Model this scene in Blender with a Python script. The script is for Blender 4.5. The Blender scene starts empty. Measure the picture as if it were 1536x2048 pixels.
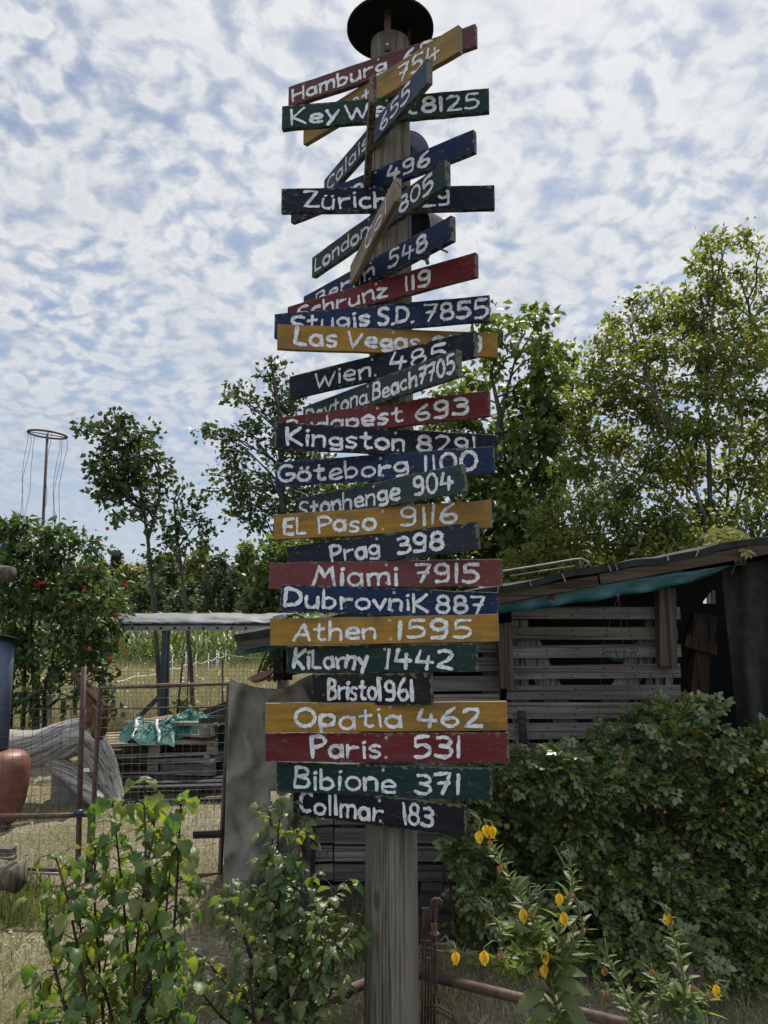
import bpy, math, random
import numpy as np
from mathutils import Vector, Matrix
R = math.radians
random.seed(7); rng = np.random.default_rng(7)
sc = bpy.context.scene
COL = sc.collection

# ------------------------------------------------------------------ camera, world, sun, exposure
PITCH = R(7.7); EYE = 1.6; F = 1540.0
cam_d = bpy.data.cameras.new('camera'); cam = bpy.data.objects.new('camera', cam_d); COL.objects.link(cam)
cam.location = (0, 0, EYE); cam.rotation_euler = (R(90) + PITCH, 0, 0)
cam_d.sensor_fit = 'VERTICAL'; cam_d.sensor_height = 36.0; cam_d.lens = 36.0 * F / 2048.0
cam_d.clip_start = 0.05; cam_d.clip_end = 2000
sc.camera = cam
SUN_EL, SUN_AZ = R(57), R(14)          # azimuth clockwise from +Y: the sun stands behind the signpost, a little to the right
sun_dir = Vector((math.sin(SUN_AZ) * math.cos(SUN_EL), math.cos(SUN_AZ) * math.cos(SUN_EL), math.sin(SUN_EL)))
sl = bpy.data.lights.new('sun', 'SUN'); sl.energy = 5.0; sl.angle = R(0.6); sl.color = (1.0, 0.94, 0.85)
so = bpy.data.objects.new('sun', sl); COL.objects.link(so); so.rotation_euler = sun_dir.to_track_quat('Z', 'Y').to_euler()
sc.view_settings.view_transform = 'Standard'; sc.view_settings.look = 'None'
sc.view_settings.exposure = 0.4; sc.view_settings.gamma = 1.0

class NT:
    """small node helper"""
    def __init__(s, tree): s.t = tree; s.n = tree.nodes; s.l = tree.links
    def add(s, typ, **kw):
        n = s.n.new(typ)
        for k, v in kw.items():
            if k == 'inp':
                for kk, vv in v.items():
                    if isinstance(vv, bpy.types.NodeSocket): s.l.new(vv, n.inputs[kk])
                    else: n.inputs[kk].default_value = vv
            else: setattr(n, k, v)
        return n
    def math(s, op, a, b=0.0, c=None, clamp=False):
        n = s.n.new('ShaderNodeMath'); n.operation = op; n.use_clamp = clamp
        for i, v in enumerate((a, b) if c is None else (a, b, c)):
            if isinstance(v, bpy.types.NodeSocket): s.l.new(v, n.inputs[i])
            else: n.inputs[i].default_value = v
        return n.outputs[0]
    def ramp(s, fac, stops, interp='LINEAR'):
        n = s.n.new('ShaderNodeValToRGB'); n.color_ramp.interpolation = interp
        e = n.color_ramp.elements
        while len(e) < len(stops): e.new(0.5)
        for i, (p, c) in enumerate(stops):
            e[i].position = p
            e[i].color = (c, c, c, 1) if isinstance(c, (int, float)) else (*c, 1)
        s.l.new(fac, n.inputs[0]); return n.outputs[0]
    def mix(s, fac, a, b, blend='MIX'):
        n = s.n.new('ShaderNodeMix'); n.data_type = 'RGBA'; n.blend_type = blend
        for i, v in ((0, fac), (6, a), (7, b)):
            if isinstance(v, bpy.types.NodeSocket): s.l.new(v, n.inputs[i])
            elif i == 0: n.inputs[i].default_value = v
            else: n.inputs[i].default_value = (*v, 1)
        return n.outputs[2]

# world: Nishita sky with a layer of altocumulus cloud (projected on a flat cloud deck)
w = bpy.data.worlds.new('World'); sc.world = w; w.use_nodes = True
t = NT(w.node_tree); t.n.clear()
out = t.add('ShaderNodeOutputWorld')
sky = t.add('ShaderNodeTexSky', sky_type='NISHITA', sun_disc=False)
sky.sun_elevation = SUN_EL; sky.sun_rotation = SUN_AZ; sky.air_density = 1.0; sky.dust_density = 0.5; sky.ozone_density = 0.8
bg1 = t.add('ShaderNodeBackground', inp={'Color': sky.outputs[0], 'Strength': 0.075})
tc = t.add('ShaderNodeTexCoord'); sx = t.add('ShaderNodeSeparateXYZ', inp={0: tc.outputs['Generated']})
zc = t.math('ADD', t.math('MAXIMUM', sx.outputs[2], 0.0), 0.34)
u = t.math('DIVIDE', sx.outputs[0], zc); v = t.math('DIVIDE', sx.outputs[1], zc)
uv = t.add('ShaderNodeCombineXYZ', inp={0: u, 1: v, 2: 0.0}).outputs[0]
warp = t.add('ShaderNodeTexNoise', inp={'Vector': uv, 'Scale': 5.0, 'Detail': 4.0})
uvw = t.add('ShaderNodeVectorMath', operation='MULTIPLY_ADD', inp={0: warp.outputs['Color'], 1: (0.10, 0.10, 0.0), 2: uv}).outputs[0]
cell = t.add('ShaderNodeTexVoronoi', feature='SMOOTH_F1', inp={'Vector': uvw, 'Scale': 31.0, 'Smoothness': 0.4, 'Randomness': 1.0})
n1 = t.add('ShaderNodeTexNoise', inp={'Vector': uvw, 'Scale': 23.0, 'Detail': 9.0, 'Roughness': 0.56})
uvo = t.add('ShaderNodeVectorMath', operation='ADD', inp={0: uv, 1: (1.7, 3.4, 0.0)}).outputs[0]
n2 = t.add('ShaderNodeTexNoise', inp={'Vector': uvo, 'Scale': 2.3, 'Detail': 6.0, 'Roughness': 0.6})
puff = t.math('SUBTRACT', t.math('MULTIPLY', n1.outputs[0], 1.35), t.math('MULTIPLY', cell.outputs['Distance'], 0.42))
dens = t.math('ADD', puff, t.math('SUBTRACT', t.math('MULTIPLY', n2.outputs[0], 1.35), 0.15))
mask = t.ramp(dens, [(0.60, 0.30), (0.77, 0.58), (0.92, 0.88), (1.0, 1.0)])
hz = t.ramp(sx.outputs[2], [(0.0, 1.0), (0.12, 0.85), (0.24, 0.40), (0.40, 0.0)])
mask2 = t.math('MAXIMUM', t.math('MULTIPLY', mask, t.ramp(sx.outputs[2], [(0.0, 0.6), (0.16, 0.9), (0.28, 1.0)])), t.math('MULTIPLY', hz, 0.85))
dt = t.add('ShaderNodeVectorMath', operation='DOT_PRODUCT', inp={0: tc.outputs['Generated'], 1: tuple(sun_dir)}).outputs['Value']
glow = t.ramp(dt, [(0.0, 0.0), (0.6, 0.08), (0.85, 0.42), (1.0, 1.0)])
shade = t.ramp(puff, [(0.30, (0.52, 0.60, 0.74)), (0.44, (0.70, 0.75, 0.83)), (0.58, (0.92, 0.94, 0.97)), (0.80, (0.76, 0.79, 0.85))])
n4 = t.add('ShaderNodeTexNoise', inp={'Vector': uvw, 'Scale': 5.0, 'Detail': 8.0, 'Roughness': 0.6})
shade = t.mix(t.ramp(n4.outputs[0], [(0.35, 0.45), (0.65, 0.0)]), shade, (0.52, 0.57, 0.66))
ccol = t.mix(t.math('MULTIPLY', glow, 0.7), shade, (1.06, 1.07, 1.08))
ccol = t.mix(t.math('MULTIPLY', hz, 0.85), ccol, (0.56, 0.65, 0.79))
# extra cloud brightness behind the camera, added as fill for shaded camera-facing surfaces
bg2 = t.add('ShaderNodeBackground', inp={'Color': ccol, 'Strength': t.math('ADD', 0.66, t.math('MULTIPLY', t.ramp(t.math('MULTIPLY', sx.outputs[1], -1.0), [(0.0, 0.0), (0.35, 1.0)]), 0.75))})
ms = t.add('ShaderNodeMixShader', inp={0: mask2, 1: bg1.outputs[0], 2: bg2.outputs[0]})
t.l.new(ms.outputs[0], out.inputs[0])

# ------------------------------------------------------------------ helpers
CP, SP = math.cos(PITCH), math.sin(PITCH)
def ray(px, py):
    r = (px - 768.0) / F; uu = (1024.0 - py) / F
    return np.array([r, CP - uu * SP, SP + uu * CP])
def P(px, py, Y):                       # the point at distance Y that the photo shows at (px, py)
    d = ray(px, py); k = Y / d[1]
    return np.array([d[0] * k, Y, EYE + d[2] * k])
def G(px, py, z=0.0):                   # the point at height z seen at (px, py)
    d = ray(px, py); k = (z - EYE) / d[2]
    return np.array([d[0] * k, d[1] * k, z])
def m_per_px(Y): return Y / F

WLOC = {}
def wloc(o): return WLOC.get(o.name, np.zeros(3)) if o is not None else np.zeros(3)
def tag(o, label=None, cat=None, group=None, kind=None):
    if label: o['label'] = label
    if cat: o['category'] = cat
    if group: o['group'] = group
    if kind: o['kind'] = kind
    return o
def thing(name, loc, label, cat, group=None):
    o = bpy.data.objects.new(name, None); COL.objects.link(o)
    o.location = tuple(loc); o.empty_display_size = 0.1
    WLOC[o.name] = np.array(loc, float)
    return tag(o, label, cat, group)
def link_mesh(name, V, faces, mat, parent=None, smooth=False, origin=None):
    V = np.asarray(V, float)
    org = wloc(parent) if origin is None else np.asarray(origin, float)
    me = bpy.data.meshes.new(name)
    if isinstance(faces, np.ndarray):
        k = faces.shape[1]; nf = faces.shape[0]
        me.vertices.add(len(V)); me.vertices.foreach_set('co', (V - org).astype(np.float32).ravel())
        me.loops.add(nf * k); me.loops.foreach_set('vertex_index', faces.astype(np.int32).ravel())
        me.polygons.add(nf); me.polygons.foreach_set('loop_start', np.arange(0, nf * k, k, dtype=np.int32))
        me.update(calc_edges=True)
    else:
        me.from_pydata((V - org).tolist(), [], [list(f) for f in faces]); me.update()
    if smooth: me.polygons.foreach_set('use_smooth', np.ones(len(me.polygons), bool))
    for m in (mat if isinstance(mat, (list, tuple)) else [mat]): me.materials.append(m)
    o = bpy.data.objects.new(name, me); COL.objects.link(o)
    if parent is not None:
        o.parent = parent; WLOC[o.name] = org.copy()
    elif origin is not None:
        o.location = tuple(org); WLOC[o.name] = org.copy()
    else: WLOC[o.name] = np.zeros(3)
    return o

class MB:
    """collects shapes for ONE mesh"""
    def __init__(s): s.v = []; s.f = []
    def add(s, V, Fs):
        b = len(s.v); s.v += [tuple(map(float, q)) for q in V]; s.f += [tuple(i + b for i in f) for f in Fs]; return s
    def box(s, c, size, rz=0.0, M=None, jitter=0.0):
        c = np.asarray(c, float); h = np.asarray(size, float) / 2
        q = np.array([[x, y, z] for x in (-1, 1) for y in (-1, 1) for z in (-1, 1)]) * h
        if jitter: q = q + rng.normal(0, jitter, q.shape)
        if M is not None: q = q @ np.asarray(M).T
        elif rz: q = q @ np.array([[math.cos(rz), -math.sin(rz), 0], [math.sin(rz), math.cos(rz), 0], [0, 0, 1]]).T
        return s.add(q + c, [(0, 1, 3, 2), (4, 6, 7, 5), (0, 4, 5, 1), (2, 3, 7, 6), (0, 2, 6, 4), (1, 5, 7, 3)])
    def beam(s, a, b, wd, th, up=(0, 0, 1), jitter=0.0):
        """a plank from a to b: wd across (along up), th along the third axis"""
        a = np.asarray(a, float); b = np.asarray(b, float); x = b - a; L = np.linalg.norm(x); x /= L
        z = np.asarray(up, float); z = z - x * z.dot(x); z /= np.linalg.norm(z); y = np.cross(z, x)
        return s.box((a + b) / 2, (L, th, wd), M=np.array([x, y, z]).T, jitter=jitter)
    def tube(s, pts, rad, n=8, caps=True, noise=0.0):
        pts = [np.asarray(p, float) for p in pts]; k = len(pts)
        rad = [rad] * k if np.isscalar(rad) else list(rad)
        V = []; prev = None
        for i, p in enumerate(pts):
            d = pts[min(i + 1, k - 1)] - pts[max(i - 1, 0)]; d = d / (np.linalg.norm(d) + 1e-9)
            if prev is None:
                a = np.array([0, 0, 1.0]) if abs(d[2]) < 0.9 else np.array([1.0, 0, 0])
                prev = np.cross(d, a)
            e = prev - d * prev.dot(d); e /= np.linalg.norm(e) + 1e-9; prev = e; g = np.cross(d, e)
            for j in range(n):
                q = 2 * math.pi * j / n; rr = rad[i] * (1 + (random.gauss(0, noise) if noise else 0))
                V.append(p + rr * (math.cos(q) * e + math.sin(q) * g))
        Fs = [(i * n + j, i * n + (j + 1) % n, (i + 1) * n + (j + 1) % n, (i + 1) * n + j) for i in range(k - 1) for j in range(n)]
        if caps: Fs += [tuple(range(n))[::-1], tuple((k - 1) * n + j for j in range(n))]
        return s.add(V, Fs)
    def lathe(s, c, prof, n=24, M=None):
        V = []; c = np.asarray(c, float)
        for r, z in prof:
            for j in range(n):
                q = 2 * math.pi * j / n; V.append((r * math.cos(q), r * math.sin(q), z))
        V = np.array(V)
        if M is not None: V = V @ np.asarray(M).T
        k = len(prof)
        Fs = [(i * n + j, i * n + (j + 1) % n, (i + 1) * n + (j + 1) % n, (i + 1) * n + j) for i in range(k - 1) for j in range(n)]
        return s.add(V + c, Fs)
    def grid(s, A):                      # A: (n, m, 3)
        n, m = A.shape[:2]
        return s.add(A.reshape(-1, 3), [(i * m + j, i * m + j + 1, (i + 1) * m + j + 1, (i + 1) * m + j) for i in range(n - 1) for j in range(m - 1)])
    def build(s, name, mat, parent=None, smooth=False, origin=None):
        return link_mesh(name, s.v, s.f, mat, parent, smooth, origin)
def axisM(d):
    d = np.asarray(d, float); d /= np.linalg.norm(d)
    a = np.array([0, 0, 1.0]) if abs(d[2]) < 0.9 else np.array([1.0, 0, 0])
    x = np.cross(a, d); x /= np.linalg.norm(x); y = np.cross(d, x)
    return np.array([x, y, d]).T
def solidify(o, th):
    m = o.modifiers.new('thickness', 'SOLIDIFY'); m.thickness = th; m.offset = 0; return o
def bevel(o, wd, seg=2):
    m = o.modifiers.new('edge', 'BEVEL'); m.width = wd; m.segments = seg; m.limit_method = 'ANGLE'; return o
def vnoise(x, y, seed=0):
    """smooth 2-D value noise, vectorised"""
    x = np.asarray(x, float); y = np.asarray(y, float)
    xi = np.floor(x).astype(int); yi = np.floor(y).astype(int); xf = x - xi; yf = y - yi
    def h(a, b):
        q = np.sin(a * 127.1 + b * 311.7 + seed * 74.7) * 43758.5453; return q - np.floor(q)
    uu = xf * xf * (3 - 2 * xf); vv = yf * yf * (3 - 2 * yf)
    return (h(xi, yi) * (1 - uu) + h(xi + 1, yi) * uu) * (1 - vv) + (h(xi, yi + 1) * (1 - uu) + h(xi + 1, yi + 1) * uu) * vv

# ------------------------------------------------------------------ materials
def new_mat(name):
    m = bpy.data.materials.new(name); m.use_nodes = True; t = NT(m.node_tree); t.n.clear()
    o = t.add('ShaderNodeOutputMaterial'); b = t.add('ShaderNodeBsdfPrincipled')
    t.l.new(b.outputs[0], o.inputs[0]); return m, t, b, o
def lobj(t, scale=(1, 1, 1)):
    tc = t.add('ShaderNodeTexCoord')
    return t.add('ShaderNodeVectorMath', operation='MULTIPLY', inp={0: tc.outputs['Object'], 1: scale}).outputs[0]
def orand(t, k=50.0):
    return t.math('MULTIPLY', t.add('ShaderNodeObjectInfo').outputs['Random'], k)
def bump(t, b, h, strength=0.3, dist=0.01):
    n = t.add('ShaderNodeBump', inp={'Height': h, 'Strength': strength, 'Distance': dist}); t.l.new(n.outputs[0], b.inputs['Normal'])
def wood(name, c1, c2, c3=None, axis='x', rough=0.85, fine=60.0, bs=0.5, grain=False, vary=True, knots=False, ck=22):
    m, t, b, o = new_mat(name)
    if grain:                            # along the trunk: per-vertex grain coordinates
        def lobj(t, sc3): return t.add('ShaderNodeVectorMath', operation='MULTIPLY', inp={0: t.add('ShaderNodeAttribute', attribute_name='grain').outputs['Vector'], 1: sc3}).outputs[0]
    else: lobj = globals()['lobj']
    s = {'x': (0.05, 1, 1), 'y': (1, 0.05, 1), 'z': (1, 1, 0.05)}[axis]
    w = orand(t)
    g = t.add('ShaderNodeTexNoise', noise_dimensions='4D', inp={'Vector': lobj(t, tuple(fine * q for q in s)), 'W': w, 'Scale': 1.0, 'Detail': 5.0, 'Roughness': 0.62})
    big = t.add('ShaderNodeTexNoise', noise_dimensions='4D', inp={'Vector': lobj(t, tuple(5 * (q + 0.15) for q in s)), 'W': w, 'Scale': 1.0, 'Detail': 4.0})
    col = t.ramp(g.outputs[0], [(0.30, c1), (0.52, c2), (0.72, c3 or c2)])
    col = t.mix(t.ramp(big.outputs[0], [(0.35, 0.0), (0.68, 0.65)]), col, tuple(0.45 * q for q in c1))
    cr = t.add('ShaderNodeTexNoise', noise_dimensions='4D', inp={'Vector': lobj(t, tuple(ck * q * (0.3 if q < 1 else 1) for q in s)), 'W': w, 'Scale': 1.0, 'Detail': 2.0})
    crack = t.ramp(cr.outputs[0], [(0.470, 0.0), (0.494, 1.0), (0.506, 1.0), (0.530, 0.0)])
    col = t.mix(t.math('MULTIPLY', crack, 0.7), col, tuple(0.2 * q for q in c1))
    if knots:
        kv = t.add('ShaderNodeTexVoronoi', inp={'Vector': lobj(t, (7.0, 7.0, 2.6)), 'Scale': 1.0})
        kd = t.add('ShaderNodeTexNoise', inp={'Vector': lobj(t, (9, 9, 1.1)), 'Scale': 1.0, 'Detail': 4.0})
        col = t.mix(t.ramp(kd.outputs[0], [(0.42, 0.0), (0.70, 0.35)]), col, (0.26, 0.24, 0.20))
        col = t.mix(t.ramp(kv.outputs['Distance'], [(0.07, 0.85), (0.13, 0.0)]), col, (0.05, 0.038, 0.028))
    isl = t.add('ShaderNodeNewGeometry').outputs['Random Per Island']
    hs = t.add('ShaderNodeHueSaturation', inp={'Color': col, 'Value': t.ramp(isl, [(0.0, 0.62), (1.0, 1.25)]), 'Saturation': t.ramp(t.math('FRACT', t.math('MULTIPLY', isl, 7.31)), [(0.0, 0.5), (1.0, 1.5)])})
    col = hs.outputs[0] if vary else col
    t.l.new(col, b.inputs['Base Color']); b.inputs['Roughness'].default_value = rough
    b.inputs['Specular IOR Level'].default_value = 0.25
    bump(t, b, t.math('SUBTRACT', g.outputs[0], t.math('MULTIPLY', crack, 0.8)), bs, 0.004)
    return m
def rusty(name, c1, c2, rough=0.7, sc_=35.0, metal=0.0):
    m, t, b, o = new_mat(name)
    g = t.add('ShaderNodeTexNoise', inp={'Vector': lobj(t), 'Scale': sc_, 'Detail': 6.0, 'Roughness': 0.65})
    col = t.ramp(g.outputs[0], [(0.35, c1), (0.62, c2)])
    t.l.new(col, b.inputs['Base Color']); b.inputs['Roughness'].default_value = rough; b.inputs['Metallic'].default_value = metal
    b.inputs['Specular IOR Level'].default_value = 0.4
    bump(t, b, g.outputs[0], 0.35, 0.003); return m
def leafmat(name, cols, transl=0.35, tcol=None, rough=0.5, spec=0.38, bumpy=True):
    """leaf: each leaf its own tint (mesh island), glossy top, light coming through"""
    m, t, b, o = new_mat(name)
    geo = t.add('ShaderNodeNewGeometry')
    k = len(cols)
    col = t.ramp(geo.outputs['Random Per Island'], [(i / max(k - 1, 1), c) for i, c in enumerate(cols)])
    if bumpy:
        n = t.add('ShaderNodeTexNoise', inp={'Vector': lobj(t), 'Scale': 40.0, 'Detail': 3.0})
        col = t.mix(t.ramp(n.outputs[0], [(0.3, 0.0), (0.75, 0.35)]), col, tuple(0.55 * q for q in cols[0]))
    t.l.new(col, b.inputs['Base Color']); b.inputs['Roughness'].default_value = rough
    b.inputs['Specular IOR Level'].default_value = spec
    tr = t.add('ShaderNodeBsdfTranslucent')
    tint = t.mix(1.0, col, tcol or (1.9, 1.75, 0.6), 'MULTIPLY'); t.l.new(tint, tr.inputs[0])
    ms = t.add('ShaderNodeMixShader', inp={0: transl, 1: b.outputs[0], 2: tr.outputs[0]})
    t.l.new(ms.outputs[0], o.inputs[0]); return m
def plain(name, c1, c2, rough=0.6, sc_=12.0, bs=0.15, metal=0.0, spec=0.4):
    m, t, b, o = new_mat(name)
    g = t.add('ShaderNodeTexNoise', inp={'Vector': lobj(t), 'Scale': sc_, 'Detail': 6.0, 'Roughness': 0.6})
    t.l.new(t.ramp(g.outputs[0], [(0.32, c1), (0.68, c2)]), b.inputs['Base Color'])
    b.inputs['Roughness'].default_value = rough; b.inputs['Metallic'].default_value = metal; b.inputs['Specular IOR Level'].default_value = spec
    if bs: bump(t, b, g.outputs[0], bs, 0.01)
    return m
def paint(name, c, worn=0.25):
    """painted board: brushed grain, dirt and grey specks, moss and bare wood on the upper edge"""
    m, t, b, o = new_mat(name); w = orand(t)
    g = t.add('ShaderNodeTexNoise', noise_dimensions='4D', inp={'Vector': lobj(t, (4, 70, 70)), 'W': w, 'Scale': 1.0, 'Detail': 5.0})
    d = t.add('ShaderNodeTexNoise', noise_dimensions='4D', inp={'Vector': lobj(t, (9, 14, 14)), 'W': w, 'Scale': 1.0, 'Detail': 7.0, 'Roughness': 0.68})
    sp = t.add('ShaderNodeTexNoise', noise_dimensions='4D', inp={'Vector': lobj(t, (110, 110, 110)), 'W': w, 'Scale': 1.0, 'Detail': 2.0})
    c = tuple(q * 0.56 for q in c); dk = tuple(q * 0.74 for q in c); lt = tuple(min(1, q * 1.15 + 0.004) for q in c)
    col = t.ramp(g.outputs[0], [(0.3, dk), (0.55, c), (0.8, lt)])
    col = t.mix(t.ramp(d.outputs[0], [(0.46, 0.0), (0.70, worn * 1.9)]), col, (0.055, 0.050, 0.038))
    fd = t.add('ShaderNodeTexNoise', noise_dimensions='4D', inp={'Vector': lobj(t, (3.5, 6, 6)), 'W': t.math('ADD', w, 3.0), 'Scale': 1.0, 'Detail': 4.0})
    col = t.mix(t.ramp(fd.outputs[0], [(0.48, 0.0), (0.72, worn * 1.1)]), col, tuple(0.75 * q + 0.035 for q in c))
    sc2 = t.add('ShaderNodeTexNoise', noise_dimensions='4D', inp={'Vector': lobj(t, (18, 240, 240)), 'W': w, 'Scale': 1.0, 'Detail': 2.0})
    col = t.mix(t.ramp(sc2.outputs[0], [(0.66, 0.0), (0.72, 0.5)]), col, tuple(0.55 * q + 0.10 for q in c))
    col = t.mix(t.ramp(sp.outputs[0], [(0.67, 0.0), (0.73, 0.55)]), col, tuple(0.5 * q + 0.16 for q in c))
    oc = t.add('ShaderNodeSeparateXYZ', inp={0: t.add('ShaderNodeTexCoord').outputs['Generated']})
    ez = t.ramp(oc.outputs[2], [(0.0, 1.0), (0.06, 0.0), (0.88, 0.0), (1.0, 1.0)]); ex = t.ramp(oc.outputs[0], [(0.0, 1.0), (0.014, 0.0), (0.986, 0.0), (1.0, 1.0)])
    chip = t.add('ShaderNodeTexNoise', noise_dimensions='4D', inp={'Vector': lobj(t, (45, 60, 60)), 'W': w, 'Scale': 1.0, 'Detail': 5.0})
    edge = t.ramp(t.math('ADD', chip.outputs[0], t.math('MULTIPLY', t.math('MAXIMUM', ez, ex), 0.22)), [(0.64, 0.0), (0.70, 1.0)])
    col = t.mix(t.math('MULTIPLY', edge, 0.8), col, (0.115, 0.105, 0.08))
    t.l.new(col, b.inputs['Base Color']); b.inputs['Specular IOR Level'].default_value = 0.13
    t.l.new(t.ramp(d.outputs[0], [(0.3, 0.45), (0.7, 0.75)]), b.inputs['Roughness'])
    bump(t, b, t.math('ADD', g.outputs[0], t.math('MULTIPLY', sp.outputs[0], 0.5)), 0.35, 0.002)
    return m
MAT = {}
MAT['pole'] = wood('weathered_pole', (0.062, 0.053, 0.041), (0.122, 0.108, 0.084), (0.19, 0.171, 0.137), 'z', fine=120, bs=0.9, vary=False, knots=True, ck=48)
MAT['yellow'] = paint('yellow_paint', (0.42, 0.225, 0.034), 0.45)
MAT['tan'] = paint('faded_yellow_paint', (0.36, 0.23, 0.075), 0.35)
MAT['red'] = paint('red_paint', (0.17, 0.020, 0.026), 0.25)
MAT['oldred'] = paint('faded_red_paint', (0.135, 0.040, 0.052), 0.35)
MAT['pink'] = paint('washed_red_paint', (0.20, 0.052, 0.058), 0.25)
MAT['blue'] = paint('blue_paint', (0.008, 0.028, 0.095), 0.15)
MAT['navy'] = paint('navy_paint', (0.005, 0.010, 0.030), 0.15)
MAT['greyblue'] = paint('grey_blue_paint', (0.055, 0.078, 0.155), 0.25)
MAT['slateblue'] = paint('slate_blue_paint', (0.018, 0.026, 0.050), 0.15)
MAT['green'] = paint('dark_green_paint', (0.007, 0.040, 0.036), 0.15)
MAT['slate'] = paint('slate_green_paint', (0.030, 0.060, 0.064), 0.2)
MAT['black'] = paint('black_paint', (0.010, 0.011, 0.015), 0.12)
MAT['rawwood'] = wood('bare_board', (0.12, 0.085, 0.05), (0.26, 0.19, 0.12), (0.36, 0.29, 0.21), 'x', fine=60)
MAT['brown'] = paint('brown_red_paint', (0.075, 0.028, 0.028), 0.3)
def lettering_mat():
    m, t, b, o = new_mat('white_lettering'); w = orand(t)
    g = t.add('ShaderNodeTexNoise', noise_dimensions='4D', inp={'Vector': lobj(t, (60, 60, 60)), 'W': w, 'Scale': 1.0, 'Detail': 4.0})
    d = t.add('ShaderNodeTexNoise', noise_dimensions='4D', inp={'Vector': lobj(t, (150, 150, 150)), 'W': w, 'Scale': 1.0, 'Detail': 3.0})
    col = t.ramp(g.outputs[0], [(0.30, (0.28, 0.29, 0.305)), (0.50, (0.50, 0.515, 0.535)), (0.7, (0.62, 0.63, 0.65))])
    col = t.mix(t.ramp(d.outputs[0], [(0.58, 0.0), (0.68, 0.75)]), col, (0.20, 0.20, 0.21))
    t.l.new(col, b.inputs['Base Color']); b.inputs['Roughness'].default_value = 0.6
    return m
MAT['letter'] = lettering_mat()
MAT['screw'] = plain('zinc_screw', (0.26, 0.24, 0.20), (0.42, 0.40, 0.35), 0.5, 200, 0, 0.2)
MAT['capmetal'] = plain('dark_sheet_steel', (0.003, 0.004, 0.007), (0.006, 0.007, 0.012), 0.75, 20, 0.1, 0.0, 0.12)
MAT['steel'] = plain('grey_steel', (0.09, 0.088, 0.08), (0.20, 0.195, 0.185), 0.6, 30, 0.2, 0.15)
MAT['rust'] = rusty('rusty_pipe', (0.036, 0.020, 0.015), (0.092, 0.054, 0.041))
MAT['darkrust'] = rusty('dark_rusty_iron', (0.022, 0.013, 0.010), (0.07, 0.042, 0.034))
MAT['wire'] = plain('galvanised_wire', (0.12, 0.12, 0.11), (0.20, 0.20, 0.19), 0.5, 80, 0, 0.3)
MAT['darkwire'] = plain('dark_wire', (0.015, 0.014, 0.012), (0.03, 0.028, 0.025), 0.6, 80, 0)
MAT['greenwire'] = plain('green_coated_wire', (0.012, 0.03, 0.038), (0.02, 0.05, 0.058), 0.4, 80, 0)
MAT['slat'] = wood('grey_pallet_boards', (0.078, 0.071, 0.063), (0.155, 0.143, 0.128), (0.22, 0.205, 0.186), 'x', fine=60)
MAT['slatz'] = wood('grey_upright_boards', (0.12, 0.113, 0.103), (0.22, 0.21, 0.195), (0.30, 0.285, 0.265), 'z', fine=60)
MAT['post'] = wood('brown_post_timber', (0.035, 0.026, 0.018), (0.072, 0.053, 0.037), (0.095, 0.075, 0.055), 'z', fine=50)
MAT['palewood'] = wood('pale_pallet_wood', (0.13, 0.10, 0.07), (0.27, 0.21, 0.15), (0.36, 0.30, 0.22), 'x', fine=50)
MAT['darkwood'] = wood('dark_old_boards', (0.018, 0.017, 0.015), (0.04, 0.037, 0.033), (0.06, 0.056, 0.05), 'x', fine=40)
MAT['fascia'] = wood('brown_fascia_boards', (0.035, 0.027, 0.021), (0.075, 0.06, 0.047), (0.10, 0.082, 0.065), 'x', fine=45)
MAT['felt'] = plain('mossy_roof_felt', (0.005, 0.005, 0.005), (0.020, 0.020, 0.019), 0.95, 18, 0.6)
MAT['teal'] = plain('teal_tarpaulin', (0.005, 0.05, 0.06), (0.012, 0.085, 0.095), 0.45, 9, 0.3)
MAT['tealheap'] = plain('green_tarpaulin', (0.005, 0.065, 0.055), (0.010, 0.10, 0.083), 0.62, 9, 0.25)
MAT['hem'] = plain('grey_hem_band', (0.38, 0.38, 0.35), (0.52, 0.52, 0.48), 0.6, 15, 0.1)
MAT['greytarp'] = plain('grey_weathered_tarp', (0.10, 0.093, 0.076), (0.175, 0.165, 0.138), 0.85, 11, 0.9)
MAT['canopytarp'] = plain('pale_grey_canopy_sheet', (0.075, 0.08, 0.09), (0.14, 0.145, 0.155), 0.6, 4, 0.35)
MAT['bluesteel'] = plain('dark_blue_painted_steel', (0.006, 0.018, 0.036), (0.012, 0.028, 0.052), 0.4, 25, 0.05)
MAT['pipeblue'] = plain('blue_grey_stovepipe', (0.022, 0.036, 0.06), (0.048, 0.066, 0.098), 0.45, 8, 0.08)
MAT['terracotta'] = rusty('terracotta_red_oxide', (0.10, 0.035, 0.022), (0.17, 0.062, 0.040), 0.5, 7)
MAT['log'] = wood('silvered_driftwood', (0.07, 0.066, 0.06), (0.31, 0.30, 0.28), (0.46, 0.445, 0.42), 'x', ck=34, fine=34, bs=1.0, grain=True)
MAT['logend'] = wood('brown_broken_wood', (0.03, 0.019, 0.012), (0.085, 0.052, 0.034), (0.15, 0.10, 0.075), 'x', fine=36, bs=1.0, grain=True)
MAT['bark'] = wood('grey_bark', (0.05, 0.044, 0.035), (0.11, 0.098, 0.08), (0.16, 0.145, 0.12), 'z', fine=26, bs=0.9)
MAT['twig'] = wood('brown_twig', (0.03, 0.022, 0.014), (0.07, 0.052, 0.034), None, 'z', fine=40)
MAT['greenstem'] = plain('green_stem', (0.05, 0.08, 0.025), (0.10, 0.11, 0.045), 0.6, 30, 0)
MAT['concrete'] = plain('concrete_block', (0.11, 0.11, 0.10), (0.19, 0.19, 0.175), 0.9, 25, 0.3)
MAT['white'] = plain('white_plastic', (0.55, 0.55, 0.53), (0.68, 0.68, 0.66), 0.5, 20, 0)
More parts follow.
